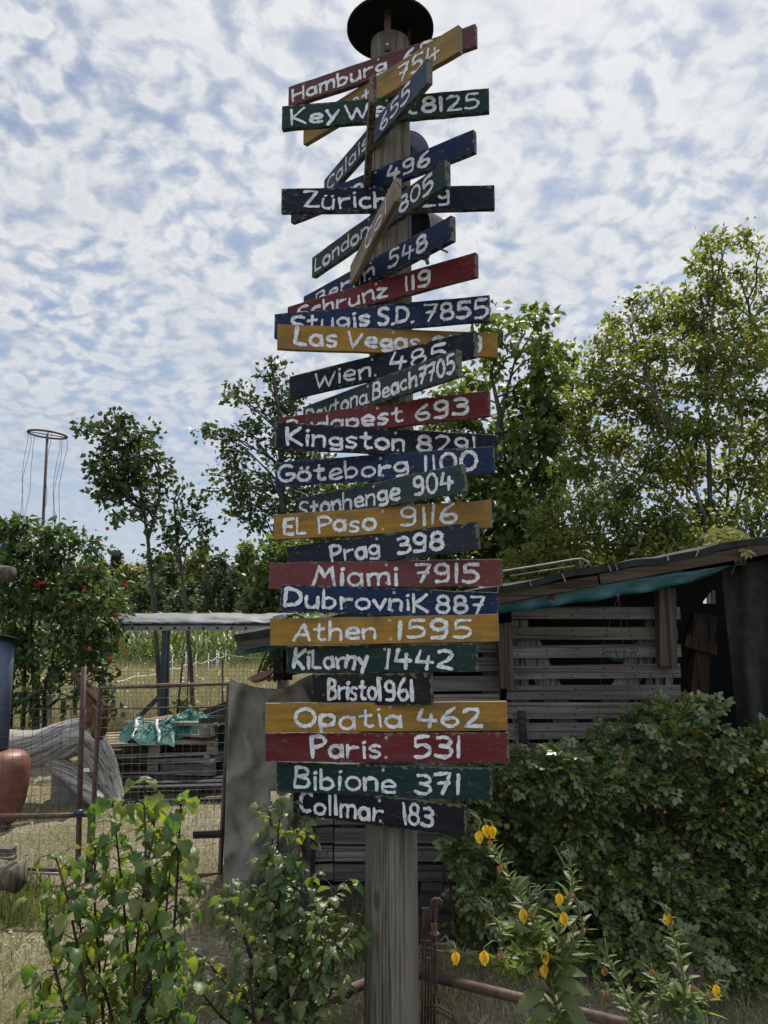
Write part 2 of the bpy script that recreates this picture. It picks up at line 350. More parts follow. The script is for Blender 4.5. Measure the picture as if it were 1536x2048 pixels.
MAT['redpaint'] = plain('red_enamel', (0.25, 0.012, 0.012), (0.33, 0.02, 0.018), 0.35, 20, 0)
MAT['bluehorn'] = plain('dark_blue_enamel', (0.006, 0.010, 0.04), (0.010, 0.016, 0.06), 0.4, 20, 0)
MAT['void'] = plain('near_black', (0.006, 0.006, 0.007), (0.012, 0.012, 0.013), 0.95, 14, 0.1)  # near-black tone for inner walls, nail heads and beam holes
# leaves
MAT['l_currant'] = leafmat('broad_currant_leaf', [(0.048, 0.100, 0.030), (0.068, 0.12, 0.036), (0.095, 0.145, 0.040), (0.125, 0.16, 0.04), (0.18, 0.19, 0.045)], .44, (2.0, 2.1, 0.6), rough=0.45)
MAT['l_bush'] = leafmat('small_currant_leaf', [(0.05, 0.095, 0.036), (0.075, 0.12, 0.044), (0.11, 0.145, 0.05), (0.15, 0.17, 0.06)], .42, (2.4, 2.2, 0.7), rough=0.4)
MAT['l_rose'] = leafmat('dark_rose_leaf', [(0.042, 0.080, 0.030), (0.064, 0.110, 0.038), (0.092, 0.138, 0.046), (0.13, 0.155, 0.045), (0.18, 0.16, 0.04)], .24, None, 0.38, 0.65)
MAT['l_elder'] = leafmat('elder_leaf', [(0.06, 0.10, 0.028), (0.09, 0.125, 0.034), (0.12, 0.145, 0.042), (0.16, 0.16, 0.055)], .46, (2.2, 2.0, 0.6))
MAT['l_walnut'] = leafmat('walnut_leaf', [(0.055, 0.095, 0.028), (0.075, 0.115, 0.034), (0.10, 0.135, 0.04)], 0.42)
MAT['l_poplar'] = leafmat('poplar_leaf', [(0.030, 0.052, 0.020), (0.045, 0.072, 0.026), (0.065, 0.088, 0.03)], 0.26, rough=0.5)
MAT['l_vine'] = leafmat('trumpet_vine_leaf', [(0.024, 0.056, 0.018), (0.036, 0.075, 0.022), (0.055, 0.095, 0.028), (0.10, 0.12, 0.04)], 0.28)
MAT['l_prim'] = leafmat('primrose_leaf', [(0.08, 0.12, 0.045), (0.11, 0.15, 0.055), (0.14, 0.17, 0.065)], .44, (2.4, 2.2, 0.8))
MAT['l_creeper'] = leafmat('yellowing_creeper_leaf', [(0.16, 0.17, 0.035), (0.26, 0.24, 0.05), (0.12, 0.15, 0.04)], 0.3)
MAT['l_far'] = leafmat('far_tree_leaf', [(0.065, 0.10, 0.038), (0.085, 0.115, 0.042), (0.11, 0.135, 0.05)], 0.42, bumpy=False)
MAT['l_farlight'] = leafmat('far_light_tree_leaf', [(0.10, 0.125, 0.042), (0.125, 0.145, 0.05), (0.15, 0.165, 0.06)], 0.45, bumpy=False)
MAT['l_fardark'] = leafmat('far_dark_tree_leaf', [(0.034, 0.058, 0.032), (0.045, 0.07, 0.036), (0.058, 0.084, 0.04)], 0.3, bumpy=False)
MAT['l_conifer'] = leafmat('conifer_needle', [(0.022, 0.040, 0.026), (0.034, 0.054, 0.034)], 0.1, bumpy=False)
MAT['l_corn'] = leafmat('maize_leaf', [(0.05, 0.085, 0.028), (0.075, 0.115, 0.036), (0.105, 0.14, 0.05)], 0.35, bumpy=False)
MAT['grass_dry'] = leafmat('dry_grass_blade', [(0.15, 0.15, 0.075), (0.25, 0.225, 0.14), (0.34, 0.305, 0.205), (0.44, 0.40, 0.29)], 0.3, (1.2, 1.1, 0.8), rough=0.7, spec=0.2, bumpy=False)
MAT['grass_green'] = leafmat('green_grass_blade', [(0.07, 0.10, 0.03), (0.10, 0.13, 0.042), (0.17, 0.17, 0.075)], 0.32, rough=0.6, spec=0.25, bumpy=False)
MAT['grass_meadow'] = leafmat('meadow_straw', [(0.20, 0.195, 0.10), (0.27, 0.25, 0.14), (0.36, 0.325, 0.20)], 0.25, (1.2, 1.1, 0.8), rough=0.8, spec=0.1, bumpy=False)
MAT['petal'] = leafmat('yellow_petal', [(0.62, 0.40, 0.012), (0.70, 0.48, 0.02)], 0.4, (1.2, 1.0, 0.4), bumpy=False)
MAT['wilted'] = leafmat('wilted_petal', [(0.30, 0.15, 0.06), (0.36, 0.20, 0.10)], 0.25, (1.1, 1.0, 0.8), bumpy=False)
MAT['redpetal'] = leafmat('red_trumpet_petal', [(0.42, 0.018, 0.012), (0.55, 0.05, 0.03)], 0.3, (1.2, 0.8, 0.8), bumpy=False)
MAT['hip'] = plain('rose_hip', (0.20, 0.03, 0.02), (0.28, 0.05, 0.03), 0.35, 20, 0)
def glass_mat():
    m, t, b, o = new_mat('green_bottle_glass'); b.inputs['Base Color'].default_value = (0.10, 0.42, 0.32, 1)
    b.inputs['Transmission Weight'].default_value = 0.9; b.inputs['Roughness'].default_value = 0.06; return m
MAT['glass'] = glass_mat()
def ground_mat():
    m, t, b, o = new_mat('dry_ground'); tc = t.add('ShaderNodeTexCoord'); vec = tc.outputs['Object']
    n1 = t.add('ShaderNodeTexNoise', inp={'Vector': vec, 'Scale': 1.1, 'Detail': 6.0, 'Roughness': 0.6})
    n2 = t.add('ShaderNodeTexNoise', inp={'Vector': vec, 'Scale': 38.0, 'Detail': 6.0, 'Roughness': 0.7})
    sp = t.add('ShaderNodeSeparateXYZ', inp={0: vec})
    dirt = t.ramp(n2.outputs[0], [(0.3, (0.09, 0.076, 0.053)), (0.5, (0.22, 0.19, 0.14)), (0.72, (0.35, 0.31, 0.235))])
    gr = t.ramp(n2.outputs[0], [(0.3, (0.05, 0.055, 0.022)), (0.55, (0.12, 0.115, 0.05)), (0.75, (0.22, 0.19, 0.10))])
    near = t.mix(t.ramp(n1.outputs[0], [(0.42, 0.0), (0.60, 0.8)]), dirt, gr)
    mead = t.ramp(n2.outputs[0], [(0.3, (0.16, 0.15, 0.075)), (0.7, (0.26, 0.24, 0.135))])
    far = t.ramp(n1.outputs[0], [(0.4, (0.05, 0.07, 0.024)), (0.6, (0.08, 0.10, 0.034))])
    col = t.mix(t.ramp(t.math('DIVIDE', sp.outputs[1], 40.0), [(0.20, 0.0), (0.27, 1.0)]), near, mead)
    col = t.mix(t.ramp(t.math('DIVIDE', sp.outputs[1], 40.0), [(0.60, 0.0), (0.63, 1.0)]), col, far)
    t.l.new(col, b.inputs['Base Color']); b.inputs['Roughness'].default_value = 0.95; b.inputs['Specular IOR Level'].default_value = 0.1
    bump(t, b, n2.outputs[0], 0.8, 0.03); return m
MAT['ground'] = ground_mat()

# ------------------------------------------------------------------ leaves
def T_simple(wd=0.30, droop=0.14, fold=0.08):
    return (np.array([(0, 0, 0), (0.42, wd, fold), (0.42, -wd, fold), (0.48, 0, 0), (1, 0, -droop)]), np.array([(0, 2, 3), (2, 4, 3), (0, 3, 1), (3, 4, 1)]))
def T_ell(wd=0.28, droop=0.2, fold=0.07, n=5):
    V = []; Fs = []
    for i in range(n + 1):
        s = i / n; ww = wd * math.sin(math.pi * min(1, s ** 0.8)) ** 0.8 if 0 < i < n else 0.012
        z = -droop * s * s
        V += [(s, ww, z + fold * ww / wd), (s, 0, z), (s, -ww, z + fold * ww / wd)]
    for i in range(n):
        a = 3 * i; Fs += [(a, a + 3, a + 4), (a, a + 4, a + 1), (a + 1, a + 4, a + 5), (a + 1, a + 5, a + 2)]
    return np.array(V), np.array(Fs)
def T_lobed(seed=0, droop=0.18):
    """palmately lobed currant leaf"""
    r_ = random.Random(seed)
    lob = [(0, -0.02), (0.02, 0.16), (-0.10, 0.33), (0.10, 0.42), (0.20, 0.50), (0.34, 0.44), (0.42, 0.33), (0.58, 0.36), (0.68, 0.30), (0.80, 0.20), (0.90, 0.13), (1.0, 0.0)]
    out = [(x, y) for x, y in lob] + [(x, -y) for x, y in lob[-2:0:-1]]
    V = [(0.38, 0, 0.03)]
    for x, y in out:
        x2 = x + r_.gauss(0, 0.015); y2 = y + r_.gauss(0, 0.015)
        V.append((x2, y2, -droop * x2 * abs(x2) - 0.25 * y2 * y2 + 0.05 * abs(y2) + r_.gauss(0, 0.02)))
    inner = []
    n = len(out)
    for x, y in out:
        inner.append((0.38 + (x - 0.38) * 0.55, y * 0.55, 0.012 + (0.045 if abs(y) > 0.1 else -0.01) - 0.5 * droop * max(0, x) * x * 0.5 + r_.gauss(0, 0.012)))
    V += inner
    Fs = []
    for i in range(n):
        j = (i + 1) % n
        Fs += [(0, 1 + n + i, 1 + n + j), (1 + n + i, 1 + i, 1 + j), (1 + n + i, 1 + j, 1 + n + j)]
    return np.array(V), np.array(Fs)
def unit(a): return a / (np.linalg.norm(a, axis=-1, keepdims=True) + 1e-9)
def leaf_arrays(tmpl, pos, dirs, ups, size):
    V, Fs = tmpl
    x = unit(dirs); z = ups - x * (ups * x).sum(-1, keepdims=True); z = unit(z); y = np.cross(z, x)
    S = np.asarray(size, float).reshape(-1, 1, 1) * np.ones((len(pos), 1, 1))
    W = pos[:, None, :] + S * (V[None, :, 0:1] * x[:, None, :] + V[None, :, 1:2] * y[:, None, :] + V[None, :, 2:3] * z[:, None, :])
    f = Fs[None] + (np.arange(len(pos)) * len(V))[:, None, None]
    return W.reshape(-1, 3), f.reshape(-1, Fs.shape[1])
class LB:
    """collects leaf batches for ONE mesh"""
    def __init__(s): s.V = []; s.F = []; s.n = 0
    def add(s, tmpl, pos, dirs, ups, size):
        if len(pos) == 0: return
        V, f = leaf_arrays(tmpl, np.asarray(pos, float), np.asarray(dirs, float), np.asarray(ups, float), size)
        s.V.append(V); s.F.append(f + s.n); s.n += len(V)
    def build(s, name, mat, parent=None, smooth=False, origin=None):
        return link_mesh(name, np.concatenate(s.V), np.concatenate(s.F), mat, parent, smooth, origin)
def rdir(n): return unit(rng.normal(size=(n, 3)))

# ================================================================== SETTING: ground, meadow, maize, wood
def sinhgrid(lim, n, k): s = np.linspace(-1, 1, n); return lim * np.sinh(k * s) / math.sinh(k)
gx = sinhgrid(400, 181, 6.0); gy = np.concatenate([np.linspace(-60, 0, 12)[:-1], np.linspace(0, 14, 120)[:-1], np.geomspace(14, 600, 50)])
GX, GY = np.meshgrid(gx, gy)
def gz(x, y):
    f = np.clip((np.asarray(y) - 1.0) / 2, 0, 1) * np.clip((16 - np.asarray(y)) / 6, 0, 1)
    return f * (0.05 * (vnoise(np.asarray(x) * 1.3, np.asarray(y) * 1.3, 3) - 0.5) + 0.025 * (vnoise(np.asarray(x) * 5, np.asarray(y) * 5, 4) - 0.5))
A = np.stack([GX, GY, gz(GX, GY)], -1)
mb = MB(); mb.grid(A); o = mb.build('ground', MAT['ground'], smooth=True); tag(o, kind='structure')

BLADE = (np.array([(0, 0.05, 0), (0, -0.05, 0), (0.55, 0.035, 0.0), (0.55, -0.035, 0.0), (1, 0, -0.18)]), np.array([(0, 1, 3), (0, 3, 2), (2, 3, 4)]))
def scatter(n, x0, x1, y0, y1, power=1.0):
    """points in the wedge the camera sees, denser near the camera"""
    y = y0 + (y1 - y0) * rng.random(n) ** power
    x = (x0 + (x1 - x0) * rng.random(n)) * y
    return x, y
def blades(name, mat, x, y, lmin, lmax, lean, label, wd=1.0, zf=None):
    n = len(x); z = gz(x, y) - 0.004 if zf is None else zf
    az = rng.random(n) * 6.283; ln = np.abs(rng.normal(0, lean, n))
    d = np.stack([np.cos(az) * np.sin(ln), np.sin(az) * np.sin(ln), np.cos(ln)], -1)
    up = np.stack([-np.cos(az + rng.normal(0, 1, n)), -np.sin(az + rng.normal(0, 1, n)), 0.3 * np.ones(n)], -1)
    tm = (BLADE[0] * np.array([1, wd, 1]), BLADE[1])
    lb = LB(); lb.add(tm, np.stack([x, y, z], -1), d, up, lmin + (lmax - lmin) * rng.random(n) ** 2)
    o = lb.build(name, mat); tag(o, label, 'grass', kind='stuff'); return o
# short dry lawn
x, y = scatter(140000, -0.62, 0.62, 2.0, 9.5, 1.5)
k = (vnoise(x * 2.2, y * 2.2, 11) + 0.5 * vnoise(x * 7, y * 7, 12)) > 0.42
k &= ~((y > 4.6) & (x > 0.1)); k &= ~((y > 4.3) & (x > -0.45) & (x < 2.6) & (y < 7))
x, y = x[k], y[k]
blades('dry_grass', MAT['grass_dry'], x, y, 0.02, 0.075, 0.75, 'short straw coloured dry grass over the yard', 0.75)
x, y = scatter(60000, -0.62, 0.62, 2.0, 9.5, 1.5)
k = (vnoise(x * 1.4 + 9, y * 1.4, 21) + 0.4 * vnoise(x * 6, y * 6, 22)) > 0.80
k &= ~((y > 4.3) & (x > -0.45) & (x < 2.6) & (y < 7))
blades('green_grass', MAT['grass_green'], x[k], y[k], 0.02, 0.09, 0.6, 'patches of short green grass in the yard', 0.7)
def tuft_field(n, pxs, pys, lmin, lmax, mat, name, label, wd=0.55, lean=0.35):
    g = np.array([G(px, py) for px, py in zip(pxs, pys)])
    blades(name, mat, g[:, 0], g[:, 1], lmin, lmax, lean, label, wd)
px_ = np.concatenate([rng.normal(60, 45, 900), rng.normal(30, 40, 500)]); py_ = np.concatenate([rng.normal(1800, 22, 900), rng.normal(1835, 12, 500)])
tuft_field(0, px_, py_, 0.05, 0.17, MAT['grass_green'], 'tall_grass', 'clumps of taller green grass beside the grey log slab')
px_ = np.concatenate([rng.normal(700, 60, 1500), rng.normal(520, 60, 700)]); py_ = np.concatenate([rng.normal(1900, 22, 1500), rng.normal(1830, 20, 700)])
tuft_field(0, px_, py_, 0.06, 0.22, MAT['grass_green'], 'tall_grass', 'tall shaded grass at the foot of the slatted shed')
px_ = rng.uniform(540, 1500, 3500); py_ = rng.uniform(1935, 2060, 3500)
tuft_field(0, px_, py_, 0.02, 0.07, MAT['grass_dry'], 'tall_grass', 'dry grass along the rusty pipe rail')
# straw and wood chips on the path behind the gate
x, y = scatter(5200, -0.5, -0.05, 4.0, 8.5, 1.2)
lb = LB(); n = len(x); az = rng.random(n) * 6.283
lb.add(T_simple(0.3, 0.1, 0.05), np.stack([x, y, gz(x, y) + 0.008], -1), np.stack([np.cos(az), np.sin(az), rng.normal(0.1, 0.15, n)], -1), np.stack([rng.normal(0, .3, n), rng.normal(0, .3, n), np.ones(n)], -1), 0.006 + 0.03 * rng.random(n) ** 4)
o = lb.build('straw_litter', MAT['grass_dry']); tag(o, 'straw and dead leaves littering the path behind the gate', 'litter', kind='stuff')
# meadow
x, y = scatter(85000, -0.80, 0.1, 9.3, 26, 1.25)
blades('meadow_grass', MAT['grass_meadow'], x, y, 0.10, 0.36, 0.3, 'tall dry meadow grass behind the yard', 0.5, zf=np.zeros(len(x)))
x, y = scatter(420, -0.45, 0.0, 10, 24, 1.1); n = len(x); lb = LB(); z = 0.25 + 0.25 * rng.random(n)
lb.add(T_simple(0.5, 0.0, 0.0), np.stack([x, y, z], -1), rdir(n) * [1, 1, 0.2], np.stack([rng.normal(0, .4, n), rng.normal(-.4, .4, n), np.ones(n)], -1), 0.025 + 0.03 * rng.random(n))
o = lb.build('meadow_flowers', MAT['hem']); tag(o, 'small white flower heads dotted through the dry meadow', 'wildflowers', kind='stuff')
# maize field: 25 m to 60 m away
lb = LB(); rows = []
for yy in np.arange(24.5, 62, 0.75):
    xs = np.arange(-0.75 * yy, 0.05 * yy, 0.20 if yy < 34 else 0.4); rows.append(np.stack([xs + rng.normal(0, .05, len(xs)), yy + rng.normal(0, .08, len(xs))], -1))
pl = np.concatenate(rows); cornh = 1.22
for q in range(9):
    n = len(pl); az = rng.random(n) * 6.283; el = rng.uniform(0.5, 1.2, n); zz = (0.1 + 0.125 * q) * cornh + rng.normal(0, .03, n)
    d = np.stack([np.cos(az) * np.cos(el), np.sin(az) * np.cos(el), np.sin(el)], -1)
    lb.add((np.array([(0, 0.045, 0), (0, -0.045, 0), (0.6, 0.05, 0.0), (0.6, -0.05, 0.0), (1, 0, -0.35)]), BLADE[1]), np.stack([pl[:, 0], pl[:, 1], zz], -1), d, np.stack([-np.cos(az), -np.sin(az), np.ones(n)], -1), rng.uniform(0.35, 0.7, n))
o = lb.build('maize_field', MAT['l_corn']); tag(o, 'strip of green maize standing beyond the dry meadow', 'maize', kind='stuff')

# ------------------------------------------------------------------ trees
def crown_leaves(lb, blobs, leaf, size, per_m2, tm, ups_z=0.9, tipbias=2.2, clump=0.10, per=12, droop=0.3, tw=None, twr=0.004):
    for c, r in blobs:
        c = np.asarray(c); r = np.asarray(r)
        area = 4 * math.pi * ((r[0] * r[1]) ** 1.6 / 3 + (r[0] * r[2]) ** 1.6 / 3 + (r[1] * r[2]) ** 1.6 / 3) ** (1 / 1.6)
        nt = max(3, int(area * per_m2 / per))
        d = rdir(nt); rad = rng.random(nt) ** (1 / tipbias)
        tip = c + d * r * rad[:, None]
        inn = c + d * r * (rad * 0.55)[:, None] - np.array([0, 0, 0.12]) * r[2]
        if tw is not None:
            for a, b in list(zip(inn, tip))[::3]:
                tw.tube([a, (a + b) / 2 + rng.normal(0, 0.02, 3), b], [twr * 1.3, twr, twr * 0.5], 3, False)
        s = rng.random((nt, per)) ** 0.7
        pos = inn[:, None, :] + (tip - inn)[:, None, :] * s[..., None] + rng.normal(0, clump, (nt, per, 3))
        outd = unit(tip - inn)[:, None, :] + rng.normal(0, 0.75, (nt, per, 3)) + np.array([0, 0, -droop])
        ups = np.array([0, 0, ups_z]) + rng.normal(0, 0.55, (nt, per, 3))
        lb.add(tm, pos.reshape(-1, 3), outd.reshape(-1, 3), ups.reshape(-1, 3), (size * rng.uniform(0.6, 1.25, (nt, per))).ravel())
def pxblobs(bl, Y, dY=0.5, ydepth=0.8, grow=1.0):
    """blobs given by where the photo shows them, each at its own distance"""
    out = []
    for b in bl:
        px, py, rx, ry = b[0], b[1], b[2] * grow, b[3] * grow; yy = Y + (b[4] if len(b) > 4 else rng.uniform(-dY, dY))
        k = m_per_px(yy); out.append((P(px, py, yy), (rx * k, max(rx, ry) * k * ydepth, ry * k)))
    return out
def nearest_on(poly, p):
    best = None
    for a, b in zip(poly[:-1], poly[1:]):
        for s in np.linspace(0, 1, 7):
            q = a + (b - a) * s
            if q[2] > p[2] - 0.15 * abs(poly[-1][2] - poly[0][2]) * 0.6: continue
            dd = np.linalg.norm(q - p)
            if best is None or dd < best[0]: best = (dd, q)
    return poly[0] if best is None else best[1]
def limb(mb, a, b, r0, r1, n=6, sag=0.12):
    a = np.asarray(a); b = np.asarray(b); L = np.linalg.norm(b - a)
    pts = [a + (b - a) * s + np.array([0, 0, sag * L * math.sin(math.pi * s) * 0.5]) + (rng.normal(0, 0.03 * L, 3) if 0 < s < 1 else 0) for s in np.linspace(0, 1, 5)]
    mb.tube(pts, list(np.linspace(r0, r1, 5)), n, False)
def tree(name, label, cat, trunks, blobs, leafm, size, per_m2, tm, group=None, barkm='bark', tr=(0.05, 0.015), limbs=True, twr=0.004, **kw):
    base = trunks[0][0]
    root = thing(name, (base[0], base[1], base[2]), label, cat, group)
    mb = MB()
    for iq, poly in enumerate(trunks):
        k = len(poly); mb.tube(poly, list(np.linspace(tr[0] * (1 if iq == 0 else .6), tr[1] * .6, k)), 8, False, 0.03)
    if limbs:
        for c, r in blobs:
            best = min((nearest_on(poly, c) for poly in trunks), key=lambda q: np.linalg.norm(q - c))
            limb(mb, best, c, tr[1] * 0.8 + 0.003, tr[1] * 0.3 + 0.002)
    lb = LB(); crown_leaves(lb, blobs, None, size, per_m2, tm, tw=mb if twr else None, twr=twr, **kw)
    mb.build('trunk', MAT[barkm], root, True); lb.build('crown', MAT[leafm], root)
    return root
TS = T_simple(0.38, 0.12, 0.05)
# leaning young tree left of the signpost
Yl = 11.8
tree('young_tree', 'young tree with a leaning bare trunk beyond the canopy, the fuller crowned of the pair', 'tree',
     [[G(322, 1446), P(316, 1330, Yl), P(306, 1200, Yl), P(296, 1080, Yl), P(285, 1000, Yl), P(262, 920, Yl), P(236, 850, Yl), P(228, 822, Yl)],
      [P(296, 1080, Yl), P(318, 1000, Yl), P(320, 940, Yl), P(300, 880, Yl)]],
     pxblobs([(236, 840, 34, 24), (180, 856, 24, 10), (165, 852, 14, 8), (262, 880, 46, 26), (300, 868, 22, 14), (215, 900, 40, 24), (300, 915, 36, 26), (220, 950, 48, 26), (175, 942, 14, 8), (275, 955, 52, 30), (330, 945, 18, 14), (240, 990, 44, 20), (200, 998, 20, 14), (285, 1010, 36, 22), (250, 1028, 16, 12), (310, 1042, 18, 16), (325, 990, 22, 20), (255, 925, 40, 30), (210, 865, 26, 14), (225, 1035, 14, 10), (300, 1125, 22, 26), (312, 1170, 18, 18)], Yl, 0.35),
     'l_poplar', 0.10, 300, TS, 'two young trees past the canopy', tr=(0.042, 0.018), clump=0.07, droop=0.25)
tree('young_tree', 'slender young tree with a small crown, right of its fuller leaning neighbour', 'tree',
     [[G(386, 1446), P(382, 1330, Yl), P(370, 1210, Yl), P(362, 1130, Yl), P(352, 1060, Yl), P(348, 1000, Yl), P(360, 975, Yl)]],
     pxblobs([(362, 985, 22, 18), (375, 1020, 34, 24), (350, 1045, 26, 20), (395, 1050, 26, 18), (345, 1070, 26, 16), (412, 1066, 14, 10), (375, 1090, 22, 14), (330, 1085, 14, 12), (408, 1092, 10, 8), (350, 1110, 18, 14)], Yl, 0.3),
     'l_poplar', 0.095, 220, TS, 'two young trees past the canopy', tr=(0.036, 0.016), clump=0.07, droop=0.25)
Yb = 13.0
tree('alder_tree', 'loose dark leaved tree half hidden behind the left ends of the sign boards', 'tree',
     [[G(566, 1440), P(566, 1300, Yb), P(568, 1100, Yb), P(564, 950, Yb), P(560, 840, Yb), P(548, 760, Yb), P(540, 712, Yb)]],
     pxblobs([(544, 728, 20, 18), (528, 752, 26, 14), (566, 768, 22, 26), (475, 790, 26, 12), (505, 800, 30, 18), (455, 782, 10, 8), (550, 815, 44, 26), (400, 858, 20, 10), (425, 866, 24, 12), (455, 880, 30, 18), (500, 860, 40, 26), (545, 880, 46, 30), (470, 915, 44, 22), (420, 950, 22, 12), (430, 985, 28, 14), (480, 965, 46, 28), (540, 950, 44, 34), (500, 1010, 50, 26), (560, 1010, 50, 34), (470, 1030, 24, 14), (520, 1050, 30, 16), (590, 900, 40, 60), (605, 1000, 40, 60), (590, 800, 26, 40), (640, 930, 50, 40), (560, 1090, 40, 40), (600, 1110, 50, 50)], Yb, 0.5),
     'l_poplar', 0.10, 210, TS, tr=(0.10, 0.02), clump=0.08, droop=0.2)
Yv = 11.0
tree('hazel_bush', 'low green bush beside the left end of the shed roof, behind the sign boards', 'bush',
     [[G(556, 1500), P(558, 1400, Yv), P(560, 1300, Yv), P(565, 1200, Yv)]],
     pxblobs([(540, 1120, 26, 40), (520, 1180, 34, 30), (560, 1180, 50, 50), (510, 1225, 30, 18), (550, 1240, 46, 22), (590, 1130, 40, 60), (530, 1205, 36, 24), (560, 1330, 22, 30)], Yv, 0.3),
     'l_walnut', 0.12, 330, TS, tr=(0.04, 0.012), clump=0.07)
# walnut behind the right ends of the boards
Yw = 9.6
tree('walnut_tree', 'broad leaved green tree rising behind the right ends of the sign boards', 'tree',
     [[G(900, 1600), P(930, 1300, Yw), P(950, 1100, Yw), P(985, 940, Yw), P(1010, 800, Yw), P(1045, 660, Yw)], [P(950, 1100, Yw), P(1060, 960, Yw), P(1120, 860, Yw)], [P(950, 1100, Yw), P(880, 940, Yw), P(850, 820, Yw)], [P(985, 940, Yw), P(1000, 830, Yw), P(985, 760, Yw), P(965, 680, Yw)]],
     pxblobs([(1062, 632, 22, 14), (1080, 640, 22, 16), (1020, 650, 20, 12), (965, 640, 26, 14), (1000, 690, 26, 14), (1055, 700, 24, 14), (1100, 690, 26, 22), (1130, 700, 20, 16), (985, 730, 24, 14), (945, 760, 26, 24), (925, 790, 26, 20), (890, 800, 40, 22), (1090, 745, 44, 26), (1140, 760, 26, 26), (1060, 790, 50, 24), (1110, 820, 50, 34), (1030, 850, 46, 26), (1080, 880, 54, 34), (940, 850, 36, 20), (890, 845, 30, 14), (1010, 920, 50, 30), (1100, 940, 46, 34), (1040, 980, 56, 34), (1000, 1020, 50, 34), (1100, 1010, 40, 34), (960, 1080, 50, 40), (1040, 1070, 60, 40), (1000, 1120, 60, 36), (1100, 1090, 46, 40), (900, 1100, 60, 50), (860, 1000, 60, 60), (840, 900, 50, 40), (940, 960, 44, 40), (1060, 1140, 60, 24), (890, 1180, 60, 40), (780, 1080, 80, 80), (700, 1000, 70, 60), (660, 1100, 60, 80)], Yw, 0.6, grow=1.12),
     'l_walnut', 0.13, 330, T_simple(0.32, 0.25), tr=(0.08, 0.014), clump=0.08, droop=0.55, per=12)
# elder behind the shed
Ye = 8.2
tree('elder_tree', 'large many stemmed elder with dark limbs rising behind the shed roof on the right', 'tree',
     [[G(1430, 1580), P(1425, 1110, Ye), P(1420, 1000, Ye), P(1416, 860, Ye), P(1412, 740, Ye), P(1425, 620, Ye), P(1440, 520, Ye)],
      [G(1430, 1580), P(1412, 1040, Ye - .3), P(1380, 950, Ye - .3), P(1345, 870, Ye - .3), P(1300, 800, Ye - .3), P(1250, 780, Ye - .3), P(1190, 790, Ye - .3)],
      [G(1430, 1580), P(1390, 1040, Ye - .2), P(1330, 980, Ye - .2), P(1270, 945, Ye - .2), P(1210, 925, Ye - .2)],
      [G(1430, 1580), P(1460, 1060, Ye), P(1490, 960, Ye), P(1530, 880, Ye)], [G(1430, 1580), P(1455, 1000, Ye + .3), P(1460, 880, Ye + .3), P(1490, 760, Ye + .3)],
      [P(1345, 870, Ye - .3), P(1290, 740, Ye - .3), P(1262, 650, Ye - .3)], [P(1412, 740, Ye), P(1450, 690, Ye), P(1500, 640, Ye)]],
     pxblobs([(1420, 500, 30, 16), (1440, 480, 22, 12), (1490, 478, 26, 14), (1520, 500, 16, 12), (1400, 530, 24, 20), (1430, 560, 34, 24), (1480, 545, 22, 16), (1515, 560, 22, 24), (1400, 590, 34, 22), (1450, 600, 40, 24), (1295, 600, 26, 14), (1320, 590, 18, 10), (1270, 608, 20, 12), (1230, 650, 26, 16), (1350, 620, 40, 24), (1300, 650, 44, 24), (1390, 650, 50, 28), (1460, 660, 50, 30), (1520, 640, 30, 24), (1210, 690, 30, 26), (1260, 700, 50, 28), (1330, 700, 50, 30), (1410, 710, 50, 30), (1490, 710, 50, 34), (1180, 740, 36, 26), (1240, 750, 50, 30), (1320, 770, 56, 34), (1400, 780, 50, 30), (1480, 790, 60, 36), (1180, 800, 50, 30), (1250, 820, 56, 34), (1330, 850, 50, 34), (1430, 860, 50, 30), (1510, 870, 50, 40), (1170, 870, 50, 34), (1240, 890, 56, 34), (1310, 930, 56, 34), (1170, 940, 56, 36), (1250, 970, 60, 36), (1380, 930, 50, 34), (1470, 950, 50, 40), (1530, 960, 40, 44), (1180, 1010, 60, 34), (1260, 1040, 60, 30), (1340, 1030, 50, 34), (1180, 1070, 60, 30), (1280, 1080, 60, 24), (1120, 1100, 60, 30), (1210, 1110, 60, 24), (1420, 1030, 50, 40), (1500, 1040, 60, 40), (1350, 1080, 50, 22), (1100, 1050, 50, 40), (1060, 1120, 50, 24), (1570, 700, 60, 60), (1580, 820, 60, 60), (1580, 930, 60, 60), (1560, 600, 40, 40), (1340, 1100, 60, 24), (1450, 1090, 60, 26), (1150, 1130, 70, 26), (1040, 1150, 70, 30), (1250, 1115, 70, 26), (1360, 1060, 60, 34), (1500, 1100, 60, 30), (1390, 860, 44, 40), (1350, 950, 44, 40), (1450, 740, 44, 40)], Ye, 0.55, grow=1.22),
     'l_elder', 0.078, 560, T_simple(0.26, 0.2), tr=(0.04, 0.011), clump=0.06, per=14, droop=0.25, twr=0.003)

